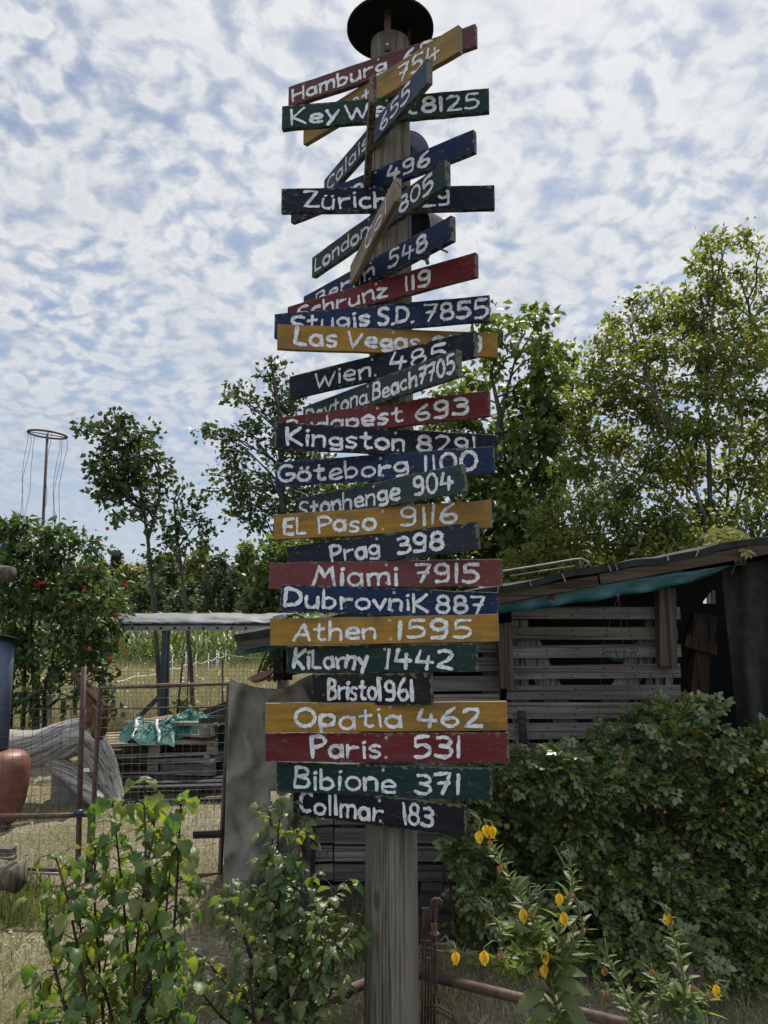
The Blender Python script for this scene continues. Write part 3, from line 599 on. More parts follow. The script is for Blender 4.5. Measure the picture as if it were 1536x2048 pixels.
# far wood: trees one can tell apart, each its own thing, plus the mass behind them
def far_tree(name, label, px, ytop, Y, wpx, leafm, seed, dens=1.0):
    base = P(px, 1236, Y); base[2] = 0
    top = P(px, ytop, Y); h = top[2]; k = m_per_px(Y); rw = wpx * k
    bl = []
    nb = 12
    for i in range(nb):
        s = 0.22 + 0.70 * (i + rng.random()) / nb
        rr = rw * (0.55 * math.sin(math.pi * min(1, (s * 0.95))) ** 0.6 + 0.1)
        a = rng.random() * 6.283
        bl.append((base + np.array([math.cos(a) * rr * 0.75, math.sin(a) * rr * 0.75, h * s]), (rr * 0.6, rr * 0.6, h * 0.13)))
    bl.append((base + np.array([0, 0, h * 0.9]), (rw * 0.35, rw * 0.35, h * 0.1)))
    return tree(name, label, 'tree', [[base, base + np.array([0, 0, h * 0.5]), base + np.array([0, 0, h * 0.85])]], bl, leafm, 0.55, 12.0 * dens, T_simple(0.42), 'trees of the far wood', tr=(0.25, 0.08), clump=0.25, per=10, twr=0)
for px, yt, Y, wd, lm, lab in [
    (190, 1125, 96, 40, 'l_farlight', 'pale green tree at the left end of the far wood, beside the flowering vine'),
    (262, 1128, 90, 50, 'l_farlight', 'bright rounded tree in the far wood, left of the leaning trunk'),
    (330, 1105, 92, 46, 'l_far', 'mid green tree in the far wood between the two slim trunks'),
    (398, 1092, 88, 44, 'l_farlight', 'tall pale tree in the far wood right of the second slim trunk'),
    (437, 1110, 80, 46, 'l_fardark', 'dark rounded tree in front of the far wood'),
    (492, 1088, 92, 44, 'l_far', 'tall mid green tree in the far wood beside the low bush'),
    (545, 1100, 95, 50, 'l_far', 'mid green tree of the far wood behind the low bush'),
    (300, 1165, 82, 40, 'l_fardark', 'low dark tree at the foot of the far wood behind the leaning trunk'),
    (230, 1180, 80, 44, 'l_fardark', 'low dark tree at the foot of the far wood above the canopy corner'),
    (370, 1170, 80, 44, 'l_fardark', 'low dark tree at the foot of the far wood behind the second slim trunk'),
    (120, 1120, 100, 50, 'l_far', 'mid green far tree behind the flowering vine'),
    (500, 1180, 80, 40, 'l_fardark', 'low dark tree at the right foot of the far wood')]:
    far_tree('broadleaf_tree', lab, px, yt, Y, wd, lm, 0)
def conifer(px, yt, Y, wpx, label):
    base = P(px, 1236, Y); base[2] = 0; h = P(px, yt, Y)[2]; rw = wpx * m_per_px(Y)
    root = thing('conifer_tree', base, label, 'tree', 'conifers of the far wood'); mb = MB()
    mb.tube([base, base + [0, 0, h]], [0.25, 0.04], 6, False); mb.build('trunk', MAT['bark'], root)
    n = 2600; s = rng.random(n) ** 0.8; lay = np.floor(s * 16) / 16; a = rng.random(n) * 6.283; rr = rw * (1.02 - lay) ** 0.9 * rng.random(n) ** 0.6
    pos = base + np.stack([np.cos(a) * rr, np.sin(a) * rr, h * (0.25 + 0.75 * lay) - 0.18 * rr + rng.normal(0, .12, n)], -1)
    lb = LB(); lb.add(T_simple(0.25), pos, np.stack([np.cos(a), np.sin(a), -0.3 * np.ones(n)], -1), np.tile([0, 0, 1.0], (n, 1)) + rng.normal(0, .3, (n, 3)), 0.8 * rng.uniform(.6, 1.2, n)); lb.build('crown', MAT['l_conifer'], root)
conifer(229, 1096, 105, 17, 'dark spruce poking above the far wood right of the vine')
conifer(180, 1110, 108, 15, 'spruce rising behind the vine at the left end of the far wood')
conifer(494, 1082, 105, 12, 'narrow conifer top above the right end of the far wood')
bl = []
for xx in np.arange(-110, 6, 5.0):
    for q in range(3): bl.append((np.array([xx + rng.normal(0, 1), 112 + rng.normal(0, 3), 2.5 + 2.2 * q]), (3.4, 3.0, 1.9)))
lb = LB(); crown_leaves(lb, bl, None, 0.8, 3.0, T_simple(0.45), clump=0.4, per=10)
o = lb.build('far_wood', MAT['l_fardark']); tag(o, 'dense mass of dark foliage closing the far wood behind the field', 'woodland', kind='stuff')

# ================================================================== SIGNPOST
PY = 3.0                                              # distance of the pole axis
POX = (782 - 768) / F * 2.95
def pole_r(z): return 0.1005 - 0.0048 * z
root = thing('signpost', (POX, PY, 0), 'tall weathered wooden signpost pole with a round metal cap', 'signpost')
mb = MB(); zs = list(np.linspace(-0.05, 4.03, 40)); n = 48; V = []; Fs = []
for z in zs:
    for j in range(n):
        a = 2 * math.pi * j / n; rr = pole_r(z) * (1 + 0.012 * math.sin(3 * a + z) + 0.006 * math.sin(7 * a - 2 * z))
        V.append((POX + rr * math.cos(a), PY + rr * math.sin(a), z))
Fs = [(i * n + j, i * n + (j + 1) % n, (i + 1) * n + (j + 1) % n, (i + 1) * n + j) for i in range(len(zs) - 1) for j in range(n)] + [tuple((len(zs) - 1) * n + j for j in range(n))]
mb.add(V, Fs); mb.build('shaft', MAT['pole'], root, True)
mb = MB(); zc_ = 4.10
mb.lathe((POX, PY, zc_), [(0.0, 0.045), (0.10, 0.032), (0.18, 0.008), (0.186, 0.0), (0.186, -0.012), (0.178, -0.012), (0.175, -0.002), (0.10, 0.022), (0.0, 0.034)], 56)
capo = mb.build('cap', MAT['capmetal'], root, True)
for a in (-98, 20, 140):
    mb = MB(); d = np.array([math.cos(R(a)), math.sin(R(a)), 0]); r0 = pole_r(4) + 0.004; c = np.array([POX, PY, 0])
    mb.beam(c + d * r0 + [0, 0, 3.93], c + d * r0 + [0, 0, 4.115], 0.028, 0.005, up=(-d[1], d[0], 0))
    mb.build('bracket', MAT['darkrust'], capo)
    mb = MB(); mb.lathe(c + d * (r0 + 0.003) + [0, 0, 3.955], [(0.0, 0.005), (0.005, 0.004), (0.006, 0.0)], 10, axisM(d)); mb.build('bolt', MAT['screw'], capo)

# ------------------------------------------------------------------ hand-painted stroke letters
def arc(cx, cy, rx, ry, a0, a1, n=14): return [(cx + rx * math.cos(R(a)), cy + ry * math.sin(R(a))) for a in np.linspace(a0, a1, n)]
def circ(cx, cy, rx, ry, st=80): return arc(cx, cy, rx, ry, st, st + 355, 18)
def S_(w, h): return [(w, h * .9), (w * .72, h), (w * .3, h * .97), (w * .05, h * .78), (w * .25, h * .58), (w * .72, h * .45), (w * .95, h * .24), (w * .7, h * .03), (w * .3, 0), (0, h * .1)]
XH = 0.62
GL = {
 'H': (.58, [[(0.02, 0), (0, 1)], [(.55, 0), (.55, 1)], [(0, .5), (.55, .52)]]),
 'K': (.52, [[(0, 0), (0, 1)], [(.48, 1), (.03, .46), (.5, 0)]]),
 'W': (.85, [[(0, 1), (.22, 0), (.42, .72)], [(.42, .72), (.62, 0), (.84, .95)]]),
 'C': (.52, [arc(.3, .5, .3, .5, 50, 305)]),
 'G': (.62, [arc(.32, .5, .32, .5, 50, 340), [(.33, .42), (.62, .42), (.62, .2)]]),
 'B': (.50, [[(0, 0), (.02, 1)], [(.02, 1), (.28, 1), (.42, .88), (.4, .66), (.05, .54)], [(.05, .54), (.38, .5), (.5, .3), (.4, .06), (0, 0)]]),
 'Z': (.55, [[(0, 1), (.52, .98), (.0, .03), (.55, 0)]]),
 'L': (.42, [[(.02, 1), (0, .04), (.42, .02)]]),
 'S': (.52, [S_(.5, 1)]),
 'D': (.58, [[(0, 0), (.02, 1)], [(.02, 1), (.3, .98), (.52, .75), (.55, .45), (.42, .12), (0, 0)]]),
 'V': (.60, [[(0, 1), (.28, 0), (.58, .98)]]),
 'E': (.44, [[(.42, 1), (0, .98), (0, .02), (.44, 0)], [(0, .5), (.34, .5)]]),
 'P': (.48, [[(.02, 0), (0, 1)], [(0, 1), (.32, 1), (.48, .82), (.42, .58), (.03, .46)]]),
 'M': (.72, [[(0, 0), (.16, 1), (.34, .45)], [(.34, .45), (.56, 1), (.7, 0)]]),
 'A': (.58, [[(0, 0), (.36, 1), (.56, 0)], [(.1, .33), (.5, .33)]]),
 'O': (.62, [circ(.31, .5, .31, .5)]),
 'a': (.48, [circ(.22, .3, .22, .3, 20), [(.44, .6), (.46, .02)]]),
 'b': (.46, [[(0, 1), (.02, 0)], [(.02, .42), (.2, .58), (.4, .45), (.42, .2), (.25, .01), (.02, .06)]]),
 'c': (.40, [arc(.24, .3, .24, .3, 55, 310)]),
 'd': (.48, [circ(.22, .28, .22, .28, 20), [(.45, 1), (.46, 0)]]),
 'e': (.46, [[(.03, .3), (.42, .33), (.42, .5), (.25, .61), (.06, .48), (.02, .22), (.16, .02), (.45, .04)]]),
 'g': (.46, [circ(.22, .38, .21, .24, 30), [(.44, .6), (.45, .05), (.36, -.14), (.05, -.12)]]),
 'h': (.44, [[(0, 1), (.02, 0)], [(.02, .42), (.2, .58), (.4, .5), (.42, 0)]]),
 'i': (.10, [[(.05, .6), (.06, 0)], [(.04, .84), (.07, .88)]]),
 'l': (.12, [[(.05, 1), (.07, 0)]]),
 'I': (.30, [[(.03, 1), (.02, .12), (.1, .02), (.3, .0)]]),
 'm': (.70, [[(0, .6), (.02, 0)], [(.02, .45), (.16, .6), (.32, .52), (.33, 0)], [(.33, .45), (.48, .6), (.66, .52), (.68, 0)]]),
 'n': (.44, [[(0, .62), (.02, 0)], [(.02, .42), (.18, .6), (.4, .54), (.42, 0)]]),
 'o': (.48, [circ(.24, .3, .24, .3)]),
 'p': (.46, [[(0, .6), (.02, -.25)], [(.02, .54), (.25, .62), (.44, .45), (.4, .15), (.2, .04), (.03, .12)]]),
 'r': (.40, [[(.02, .62), (.04, 0)], [(.04, .36), (.16, .52), (.4, .56)]]),
 's': (.38, [S_(.36, XH)]),
 't': (.40, [[(.18, .92), (.16, .12), (.26, .0), (.4, .03)], [(0, .62), (.36, .64)]]),
 'u': (.46, [[(.02, .6), (.02, .2), (.12, .02), (.3, .02), (.42, .2)], [(.42, .62), (.44, 0)]]),
 'v': (.42, [[(0, .6), (.2, 0), (.42, .62)]]),
 'y': (.44, [[(0, .62), (.22, .1)], [(.44, .64), (.1, -.28)]]),
 'z': (.44, [[(.02, .62), (.42, .6), (.02, .03), (.44, 0)]]),
 '.': (.08, [[(.02, .02), (.05, .05)]]),
 '0': (.46, [circ(.23, .5, .23, .5)]),
 '1': (.10, [[(.05, 1), (.05, 0)]]),
 '2': (.50, [[(.02, .86), (.15, .99), (.38, .96), (.45, .78), (.34, .5), (.02, .03), (.5, .02)]]),
 '3': (.46, [[(.04, .94), (.26, 1), (.42, .86), (.36, .64), (.14, .55)], [(.14, .55), (.4, .5), (.46, .26), (.32, .03), (.0, .06)]]),
 '4': (.54, [[(.14, 1), (.02, .38), (.54, .4)], [(.40, .72), (.36, 0)]]),
 '5': (.48, [[(.46, 1), (.1, .98), (.06, .56)], [(.06, .56), (.3, .6), (.46, .4), (.4, .12), (.2, 0), (0, .05)]]),
 '6': (.46, [[(.36, 1), (.12, .66), (.02, .3), (.12, .04), (.32, .02), (.45, .22), (.36, .46), (.06, .38)]]),
 '7': (.46, [[(0, .94), (.46, .98), (.18, 0)], [(.08, .5), (.4, .54)]]),
 '8': (.46, [circ(.23, .75, .18, .24, -80), circ(.23, .26, .22, .26, 85)]),
 '9': (.46, [circ(.22, .72, .2, .27, 10), [(.42, .85), (.4, .2), (.3, .02), (.02, .03)]]),
}
GL['ü'] = (.46, GL['u'][1] + [[(.08, .82), (.11, .86)], [(.34, .84), (.37, .88)]])
GL['ö'] = (.48, GL['o'][1] + [[(.10, .80), (.13, .84)], [(.36, .80), (.39, .84)]])
GL['k'] = GL['K']
POINTED = set('HKWZLVEMAiltvyz1247I')
def smooth_pts(p, n=6):
    p = [np.array(q, float) for q in p]
    if len(p) < 3: return [p[0] + (p[1] - p[0]) * s for s in np.linspace(0, 1, 5)]
    out = []
    for i in range(len(p) - 1):
        a, b, c, d = p[max(i - 1, 0)], p[i], p[i + 1], p[min(i + 2, len(p) - 1)]
        for s in np.linspace(0, 1, n, endpoint=False):
            out.append(0.5 * ((2 * b) + (c - a) * s + (2 * a - 5 * b + 4 * c - d) * s * s + (3 * b - a - 3 * c + d) * s ** 3))
    return out + [p[-1]]
def dense_pts(p, n=5):
    out = []
    p = [np.array(q, float) for q in p]
    for a, b in zip(p[:-1], p[1:]): out += [a + (b - a) * s for s in np.linspace(0, 1, n, endpoint=False)]
    return out + [p[-1]]
def text_mesh(mb, text, x0, x1, yb, yt, sw0, zc=[0]):
    """strokes of text between x0..x1 (board metres), baseline yb, cap line yt; plane local x/z, paint lifted towards -y"""
    H = yt - yb; gap = 0.16
    adv = []; cx = 0
    for ch in text:
        if ch == ' ': cx += 0.35; adv.append(None); continue
        adv.append(cx); cx += GL[ch][0] + gap
    tot = cx - gap; sx = (x1 - x0) / max(tot, 0.1)
    for ch, a in zip(text, adv):
        if a is None: continue
        wd, strokes = GL[ch]; rot = random.gauss(0, 0.06); sy = H * random.uniform(0.90, 1.06); dy = random.gauss(0, 0.03) * H; sw = sw0 * random.uniform(0.78, 1.18)
        for st in strokes:
            pts = dense_pts(st) if (ch in POINTED or len(st) < 3) else smooth_pts(st)
            q = []
            for p in pts:
                X = x0 + (a + p[0]) * sx; Y = yb + p[1] * sy + dy
                xm = x0 + (a + wd / 2) * sx; q.append(np.array([X - rot * (Y - yb - H / 2), Y + rot * (X - xm)]) + rng.normal(0, sw0 * 0.05, 2))
            if len(st) == 2 and np.linalg.norm(q[0] - q[-1]) < sw * 0.6:           # a dot
                c = (q[0] + q[-1]) / 2; q = [c + np.array([-0.22, -0.1]) * sw, c, c + np.array([0.22, 0.1]) * sw]
            k = len(q); L = []; ph = random.random() * 6
            e0 = q[0] - q[1]; e0 /= np.linalg.norm(e0) + 1e-9; e1 = q[-1] - q[-2]; e1 /= np.linalg.norm(e1) + 1e-9
            q = [q[0] + e0 * sw * 0.42, q[0] + e0 * sw * 0.25] + q + [q[-1] + e1 * sw * 0.25, q[-1] + e1 * sw * 0.42]
            wsc = [0.5, 0.82] + [1.0] * k + [0.85, 0.45]
            V = []; zc[0] += 1; lift = 0.0012 + (zc[0] % 40) * 0.00004
            for i in range(len(q)):
                d = q[min(i + 1, len(q) - 1)] - q[max(i - 1, 0)]; d = d / (np.linalg.norm(d) + 1e-9); nn = np.array([-d[1], d[0]])
                ww = sw * 0.5 * wsc[i] * (1 + 0.18 * math.sin(i * 0.7 + ph) + random.gauss(0, 0.10))
                for s in (1, -1):
                    v = q[i] + nn * ww * s; V.append((v[0], -lift - i * 0.000006, v[1]))
            Fs = [(2 * i, 2 * i + 1, 2 * i + 3, 2 * i + 2) for i in range(len(q) - 1)]
            mb.add(V, Fs)

TH = 0.024
def plane_hit(px, py, nrm, d0):
    d = ray(px, py); o_ = np.array([0, 0, EYE]); c = np.array([POX, PY, 0.0])
    k = (d0 - (o_ - c).dot(nrm)) / d.dot(nrm); return o_ + d * k
def sign(mat, TL, TR, BR, BL, texts, label, yaw=None, extra=0.0, sw=0.0120, base=0.13, top=0.87, hside=None):
    def corners(th):
        nrm = np.array([-math.sin(th), -math.cos(th), 0]); z = EYE + (1232 - (TL[1] + TR[1]) / 2) / F * 3.0
        d0 = pole_r(min(max(z, 0), 4)) + TH + 0.001 + extra
        return nrm, d0, plane_hit(*TL, nrm, d0), plane_hit(*TR, nrm, d0)
    if yaw is None:
        best = None
        for a in np.arange(-55, 78, 0.25):
            th = R(a); nrm, d0, A_, B_ = corners(th)
            if A_[1] < 0.5 or B_[1] < 0.5 or A_[1] > 6 or B_[1] > 6: continue
            e = abs(A_[2] - B_[2]) / max(0.05, np.linalg.norm(A_ - B_))
            if best is None or e < best[0]: best = (e, a)
        yaw = best[1]
    th = R(yaw); nrm, d0, A_, B_ = corners(th)
    C_ = plane_hit(*BR, nrm, d0); D_ = plane_hit(*BL, nrm, d0)
    ux = B_ - A_; L = np.linalg.norm(ux); ux /= L; uy = -nrm; uz = np.cross(ux, uy)
    hr = (B_ - C_).dot(uz); hl = (A_ - D_).dot(uz)
    H = hr if hside == 'R' else hl if hside == 'L' else (hr + hl) / 2
    ctr = (A_ + B_) / 2 - uz * H / 2
    M = Matrix(((ux[0], uy[0], uz[0], ctr[0]), (ux[1], uy[1], uz[1], ctr[1]), (ux[2], uy[2], uz[2], ctr[2]), (0, 0, 0, 1)))
    me = bpy.data.meshes.new('sign_board'); hx, hz_ = L / 2, H / 2
    nx = 14; V = []; Fs = []                                     # front face at local y=0, body behind it; slightly uneven saw cut
    prof = [random.gauss(0, 0.0008) for _ in range(2 * nx + 2)]
    for i in range(nx + 1):
        xx = -hx + L * i / nx
        V += [(xx, 0, -hz_ + prof[i]), (xx, 0, hz_ + prof[nx + 1 + i]), (xx, TH, hz_ + prof[nx + 1 + i]), (xx, TH, -hz_ + prof[i])]
    for i in range(nx):
        a = 4 * i
        for j in range(4): Fs.append((a + j, a + (j + 1) % 4, a + 4 + (j + 1) % 4, a + 4 + j)[::-1])
    Fs += [(0, 1, 2, 3), tuple(4 * nx + j for j in (3, 2, 1, 0))]
    me.from_pydata(V, [], Fs); me.update(); me.materials.append(MAT[mat])
    o = bpy.data.objects.new('sign_board', me); COL.objects.link(o); o.matrix_world = M; bevel(o, 0.0016, 2)
    tag(o, label, 'direction sign', 'painted direction boards on the signpost')
    Mi = np.array(M.inverted())
    def lx(px): # photo x (at board mid height) to local x
        h = plane_hit(px, (TL[1] + (TR[1] - TL[1]) * (px - TL[0]) / max(1, TR[0] - TL[0]) + BL[1] + (BR[1] - BL[1]) * (px - BL[0]) / max(1, BR[0] - BL[0])) / 2, nrm, d0)
        return (Mi[:3, :3] @ h + Mi[:3, 3])[0]
    for tx in texts:
        mb = MB(); s, xa, xb = tx[:3]; b_, t_ = (tx[3], tx[4]) if len(tx) > 3 else (base, top)
        text_mesh(mb, s, lx(xa) + sw * .5, lx(xb) - sw * .5, -hz_ + H * b_ + sw * .4, -hz_ + H * t_ - sw * .4, sw)
        lm = bpy.data.meshes.new('lettering'); lm.from_pydata(mb.v, [], mb.f); lm.update(); lm.materials.append(MAT['letter'])
        lo = bpy.data.objects.new('lettering', lm); COL.objects.link(lo); lo.parent = o
    cx = (Mi[:3, :3] @ (np.array([POX, PY, 0]) + nrm * d0 + np.array([0, 0, ctr[2]])) + Mi[:3, 3])[0]
    for zz in (0.34, -0.34):
        s_ = MB(); s_.lathe((cx + random.gauss(0, .004), 0, zz * H), [(0.0, 0.0012), (0.0018, 0.001), (0.0036, 0.0028), (0.0056, 0.0022), (0.0062, 0.0)], 12, axisM((0, -1, 0)))
        sm = bpy.data.meshes.new('screw'); sm.from_pydata(s_.v, [], s_.f); sm.update(); sm.materials.append(MAT['screw'])
        q = bpy.data.objects.new('screw', sm); COL.objects.link(q); q.parent = o
    print('SIGN', label[:40], 'yaw %.1f L %.2f H %.3f z %.2f' % (yaw, L, H, ctr[2]))
    return o
B = 'board'
sign('oldred', (577, 174), (951, 47), (950, 94), (576, 210), [('Hamburg', 583, 775), ('654', 805, 905)], 'faded red wooden board lettered Hamburg, topmost on the pole')
sign('tan', (607, 244), (917, 49), (921, 101), (608, 288), [('Gent', 640, 745), ('754', 795, 880)], 'faded yellow board ending 754, crossing in front of the Hamburg board')
sign('green', (564, 212), (978, 176), (978, 223), (563, 258), [('Key', 581, 680), ('West', 688, 835), ('8125', 842, 960)], 'dark green board lettered Key West 8125')
sign('greyblue', (648, 360), (854, 116), (855, 165), (648, 398), [('Calais', 655, 738), ('655', 760, 822)], 'steeply angled grey blue board lettered Calais 655')
sign('blue', (582, 408), (947, 259), (951, 308), (582, 441), [('Bern', 610, 728), ('496', 772, 862)], 'blue board ending 496, directly above the Zürich board')
sign('navy', (563, 377), (989, 370), (989, 419), (562, 424), [('Zürich', 606, 775), ('329', 810, 902)], 'navy board lettered Zürich, level and wide', extra=0.0)
sign('slate', (624, 515), (891, 320), (892, 369), (623, 557), [('London', 630, 740), ('805', 798, 868)], 'grey green board lettered London 805, slanting steeply')
sign('blue', (607, 593), (902, 431), (902, 483), (607, 632), [('Berlin', 632, 750), ('548', 776, 856)], 'blue board lettered Berlin 548')
sign('red', (575, 613), (951, 504), (952, 556), (575, 650), [('Schrunz', 594, 778), ('119', 808, 864)], 'red board lettered Schrunz 119')
sign('blue', (549, 628), (979, 590), (981, 641), (549, 676), [('Stugis', 580, 742), ('S.D.', 754, 830), ('7855', 846, 978)], 'blue board lettered Stugis S.D. 7855')
sign('yellow', (555, 648), (995, 666), (996, 713), (555, 699), [('Las', 588, 676, .12, .9), ('Vegas', 692, 842), ('9139', 864, 966)], 'yellow board lettered Las Vegas')
sign('navy', (579, 753), (949, 660), (952, 711), (579, 799), [('Wien', 629, 743), ('485', 778, 895)], 'navy board lettered Wien 485')
sign('slate', (606, 814), (914, 698), (918, 752), (606, 856), [('Daytona', 612, 737), ('Beach', 745, 836), ('7705', 837, 912)], 'grey green board lettered Daytona Beach 7705', sw=0.0125)
sign('red', (557, 835), (977, 780), (978, 833), (557, 879), [('Budapest', 572, 808), ('693', 829, 939)], 'red board lettered Budapest 693')
sign('navy', (551, 844), (996, 870), (995, 918), (550, 898), [('Kingston', 571, 811), ('8291', 832, 954)], 'near black navy board lettered Kingston 8291')
sign('blue', (551, 924), (987, 892), (988, 946), (550, 973), [('Göteborg', 555, 818), ('1100', 845, 956)], 'blue board lettered Göteborg 1100')
sign('slate', (594, 997), (925, 927), (926, 984), (593, 1041), [('Stonhenge', 597, 802), ('904', 826, 908)], 'grey green board lettered Stonhenge 904', yaw=36, hside='R')
sign('yellow', (547, 1029), (981, 1000), (981, 1056), (547, 1079), [('EL', 567, 614), ('Paso', 635, 754), ('9116', 799, 917, .2, .98)], 'yellow board lettered El Paso 9116', yaw=17)
sign('slateblue', (573, 1093), (953, 1043), (953, 1099), (572, 1143), [('Prag', 660, 761), ('398', 792, 890)], 'dark slate blue board lettered Prag 398', yaw=26, hside='R')
sign('pink', (538, 1125), (1004, 1118), (1006, 1172), (537, 1177), [('Miami', 625, 798, .04, .85), ('7915', 828, 960)], 'washed out red board lettered Miami 7915', yaw=6)
sign('blue', (562, 1168), (997, 1185), (999, 1236), (560, 1224), [('DubrovniK', 567, 859), ('887', 870, 971)], 'deep blue board lettered Dubrovnik 887', yaw=-4, extra=0.012)
sign('yellow', (540, 1238), (997, 1228), (998, 1285), (539, 1290), [('Athen', 585, 754), ('1595', 793, 946)], 'yellow board lettered Athen 1595', yaw=3, extra=0.026)
sign('green', (573, 1292), (954, 1287), (954, 1347), (573, 1344), [('KiLarny', 587, 738), ('1442', 770, 910)], 'dark green board lettered Kilarny 1442', yaw=11)
sign('black', (623, 1348), (862, 1347), (864, 1411), (623, 1400), [('Bristol', 654, 764), ('961', 768, 829)], 'short black board lettered Bristol 961', yaw=20, extra=0.012, sw=0.0125, hside='R')
sign('yellow', (530, 1407), (1014, 1403), (1016, 1461), (529, 1465), [('Opatia', 588, 806), ('462', 831, 965)], 'yellow board lettered Opatia 462, widest near the bottom', yaw=2)
sign('red', (530, 1466), (1017, 1466), (1019, 1528), (529, 1521), [('Paris', 621, 764), ('531', 825, 924)], 'bright red board lettered Paris 531', yaw=7)
sign('green', (553, 1523), (982, 1538), (981, 1602), (552, 1575), [('Bibione', 588, 794), ('371', 829, 923)], 'dark green board lettered Bibione 371', yaw=14, hside='R')
sign('black', (587, 1572), (931, 1612), (932, 1674), (586, 1622), [('Collmar', 599, 769), ('183', 804, 869)], 'black board lettered Collmar 183, lowest on the pole', yaw=20, extra=0.004, hside='R')
def edge_board(mat, far, near, zb, zt, label, strokes=None):
    far = np.array([far[0], far[1], 0.0]); near = np.array([near[0], near[1], 0.0]); ux = near - far; L = np.linalg.norm(ux); ux /= L
    uz = np.array([0, 0, 1.0]); uy = np.cross(uz, ux); ctr = (far + near) / 2 + np.array([0, 0, (zb + zt) / 2])
    mb = MB(); mb.box((0, 0, 0), (L, TH, zt - zb), jitter=0.0006)
    me = bpy.data.meshes.new('sign_board'); me.from_pydata(mb.v, [], mb.f); me.update(); me.materials.append(MAT[mat])
    o = bpy.data.objects.new('sign_board', me); COL.objects.link(o); bevel(o, 0.0016)
    o.matrix_world = Matrix(((ux[0], uy[0], uz[0], ctr[0]), (ux[1], uy[1], uz[1], ctr[1]), (ux[2], uy[2], uz[2], ctr[2]), (0, 0, 0, 1)))
    tag(o, label, 'direction sign', 'painted direction boards on the signpost')
    if strokes:
        t_ = MB(); text_mesh(t_, strokes, -L * 0.10, L * 0.36, -0.026, 0.028, 0.008)
        lm = bpy.data.meshes.new('lettering'); lm.from_pydata([(x_, y_ - TH / 2, z_) for x_, y_, z_ in t_.v], [], t_.f); lm.update(); lm.materials.append(MAT['letter'])
        q = bpy.data.objects.new('lettering', lm); COL.objects.link(q); q.parent = o
    return o
edge_board('brown', (-0.079, 3.1), (-0.037, 2.386), 3.315, 3.416, 'dark red brown board pointing at the viewer, seen end on below Hamburg')
edge_board('rawwood', (-0.127, 2.99), (0.046, 2.35), 2.938, 3.02, 'bare weathered wood board pointing at the viewer, crossing the London board', 'Col')

# lamp and horn behind the pole
o = MB(); c = P(822, 300, 3.18); o.lathe(c, [(0.0, 0.03), (0.05, 0.022), (0.078, 0.006), (0.085, 0.0), (0.085, -0.01), (0.076, -0.008), (0.05, 0.01), (0, 0.016)], 32, axisM((0.35, -1, -0.12)))
root = thing('reflector_lamp', c, 'dark round lamp with a red rim behind the upper pole', 'lamp')
o.build('dish', MAT['bluehorn'], root, True)
mb = MB(); mb.tube([c + axisM((0.35, -1, -0.12)) @ np.array([0.085 * math.cos(a), 0.085 * math.sin(a), -0.003]) for a in np.linspace(0, 2 * math.pi, 33)], 0.006, 6, False); mb.build('rim', MAT['redpaint'], root, True)
mb = MB(); mb.beam(c, (POX + 0.05, PY + 0.05, c[2]), 0.03, 0.01); mb.build('bracket', MAT['steel'], root)
c = P(838, 455, 3.14); ax = np.array([-0.86, -0.45, -0.22]); Mx = axisM(-ax)
root = thing('horn', c, 'grey metal horn with a dark blue mouth behind the pole above the Berlin board', 'horn')
mb = MB(); mb.lathe(c, [(0.088, 0.0), (0.084, 0.012), (0.076, 0.04), (0.058, 0.085), (0.042, 0.115), (0.04, 0.15), (0.0, 0.155)], 32, Mx); mb.build('bell', MAT['steel'], root, True)
mb = MB(); mb.lathe(c, [(0.087, -0.001), (0.08, 0.012), (0.06, 0.06), (0.02, 0.1), (0.0, 0.1)], 32, Mx); mb.build('mouth', MAT['bluehorn'], root, True)
mb = MB(); a = P(846, 500, 3.2); b = P(856, 528, 3.2); mb.tube([a, a * .4 + b * .6], [0.022, 0.018], 14); mb.tube([a * .4 + b * .6, b], [0.010, 0.008], 10); mb.tube([P(866, 490, 3.2), P(896, 505, 3.2)], 0.005, 6); mb.build('mount', MAT['steel'], root, True)

# ================================================================== SHED
YS = 4.4
shed = thing('shed', (P(1000, 1700, YS)[0], YS, 0), 'low animal shed of grey pallet slats under a sloping felt roof', 'shed')
def xs(px, py, Y=YS): return P(px, py, Y)
mb = MB()
rows = [(1214, 1238), (1253, 1277), (1291, 1315), (1331, 1357), (1369, 1398), (1407, 1438), (1447, 1477), (1487, 1511)]
for i, (a, b) in enumerate(rows):
    x0 = P(1018 - i + rng.normal(0, 3), (a + b) / 2 + rng.normal(0, 1.2), YS); x1 = P(1353 + i * 1.5 + rng.normal(0, 4), (a + b) / 2 + rng.normal(0, 2.2), YS)
    mb.beam(x0, x1, (b - a) * m_per_px(YS), 0.02, jitter=0.0015)
for (a, b) in [(1527, 1552), (1568, 1594), (1608, 1634), (1648, 1674)]:
    mb.beam(P(1010, (a + b) / 2, YS), P(1370, (a + b) / 2 + 2, YS), (b - a) * m_per_px(YS), 0.02, jitter=0.0015)
for i in range(13):                                               # left panel, behind the signs and beside the pole
    yc = 1292 + i * 37.4 + (4 if i > 8 else 0); 
    for (xa, xb) in ((628, 667), (668, 830), (831, 998)) if i > 5 else ((640, 820), (821, 998)):
        j = rng.normal(0, 1.2); mb.beam(P(xa + .6, yc + j, YS + .02), P(xb - .6, yc + j + rng.normal(0, 1), YS + .02), 28 * m_per_px(YS), 0.02, jitter=0.0012)
nslat = len(mb.f)
for i, (a, b) in enumerate(rows):
    for xa in (1036, 1090, 1150, 1210, 1262, 1306, 1342):
        for q in (-.25, .25): mb.box(P(xa + rng.normal(0, 4), (a + b) / 2 + q * (b - a) + rng.normal(0, 1), YS - .0105), (.007 + .005 * rng.random(), .003, .006))
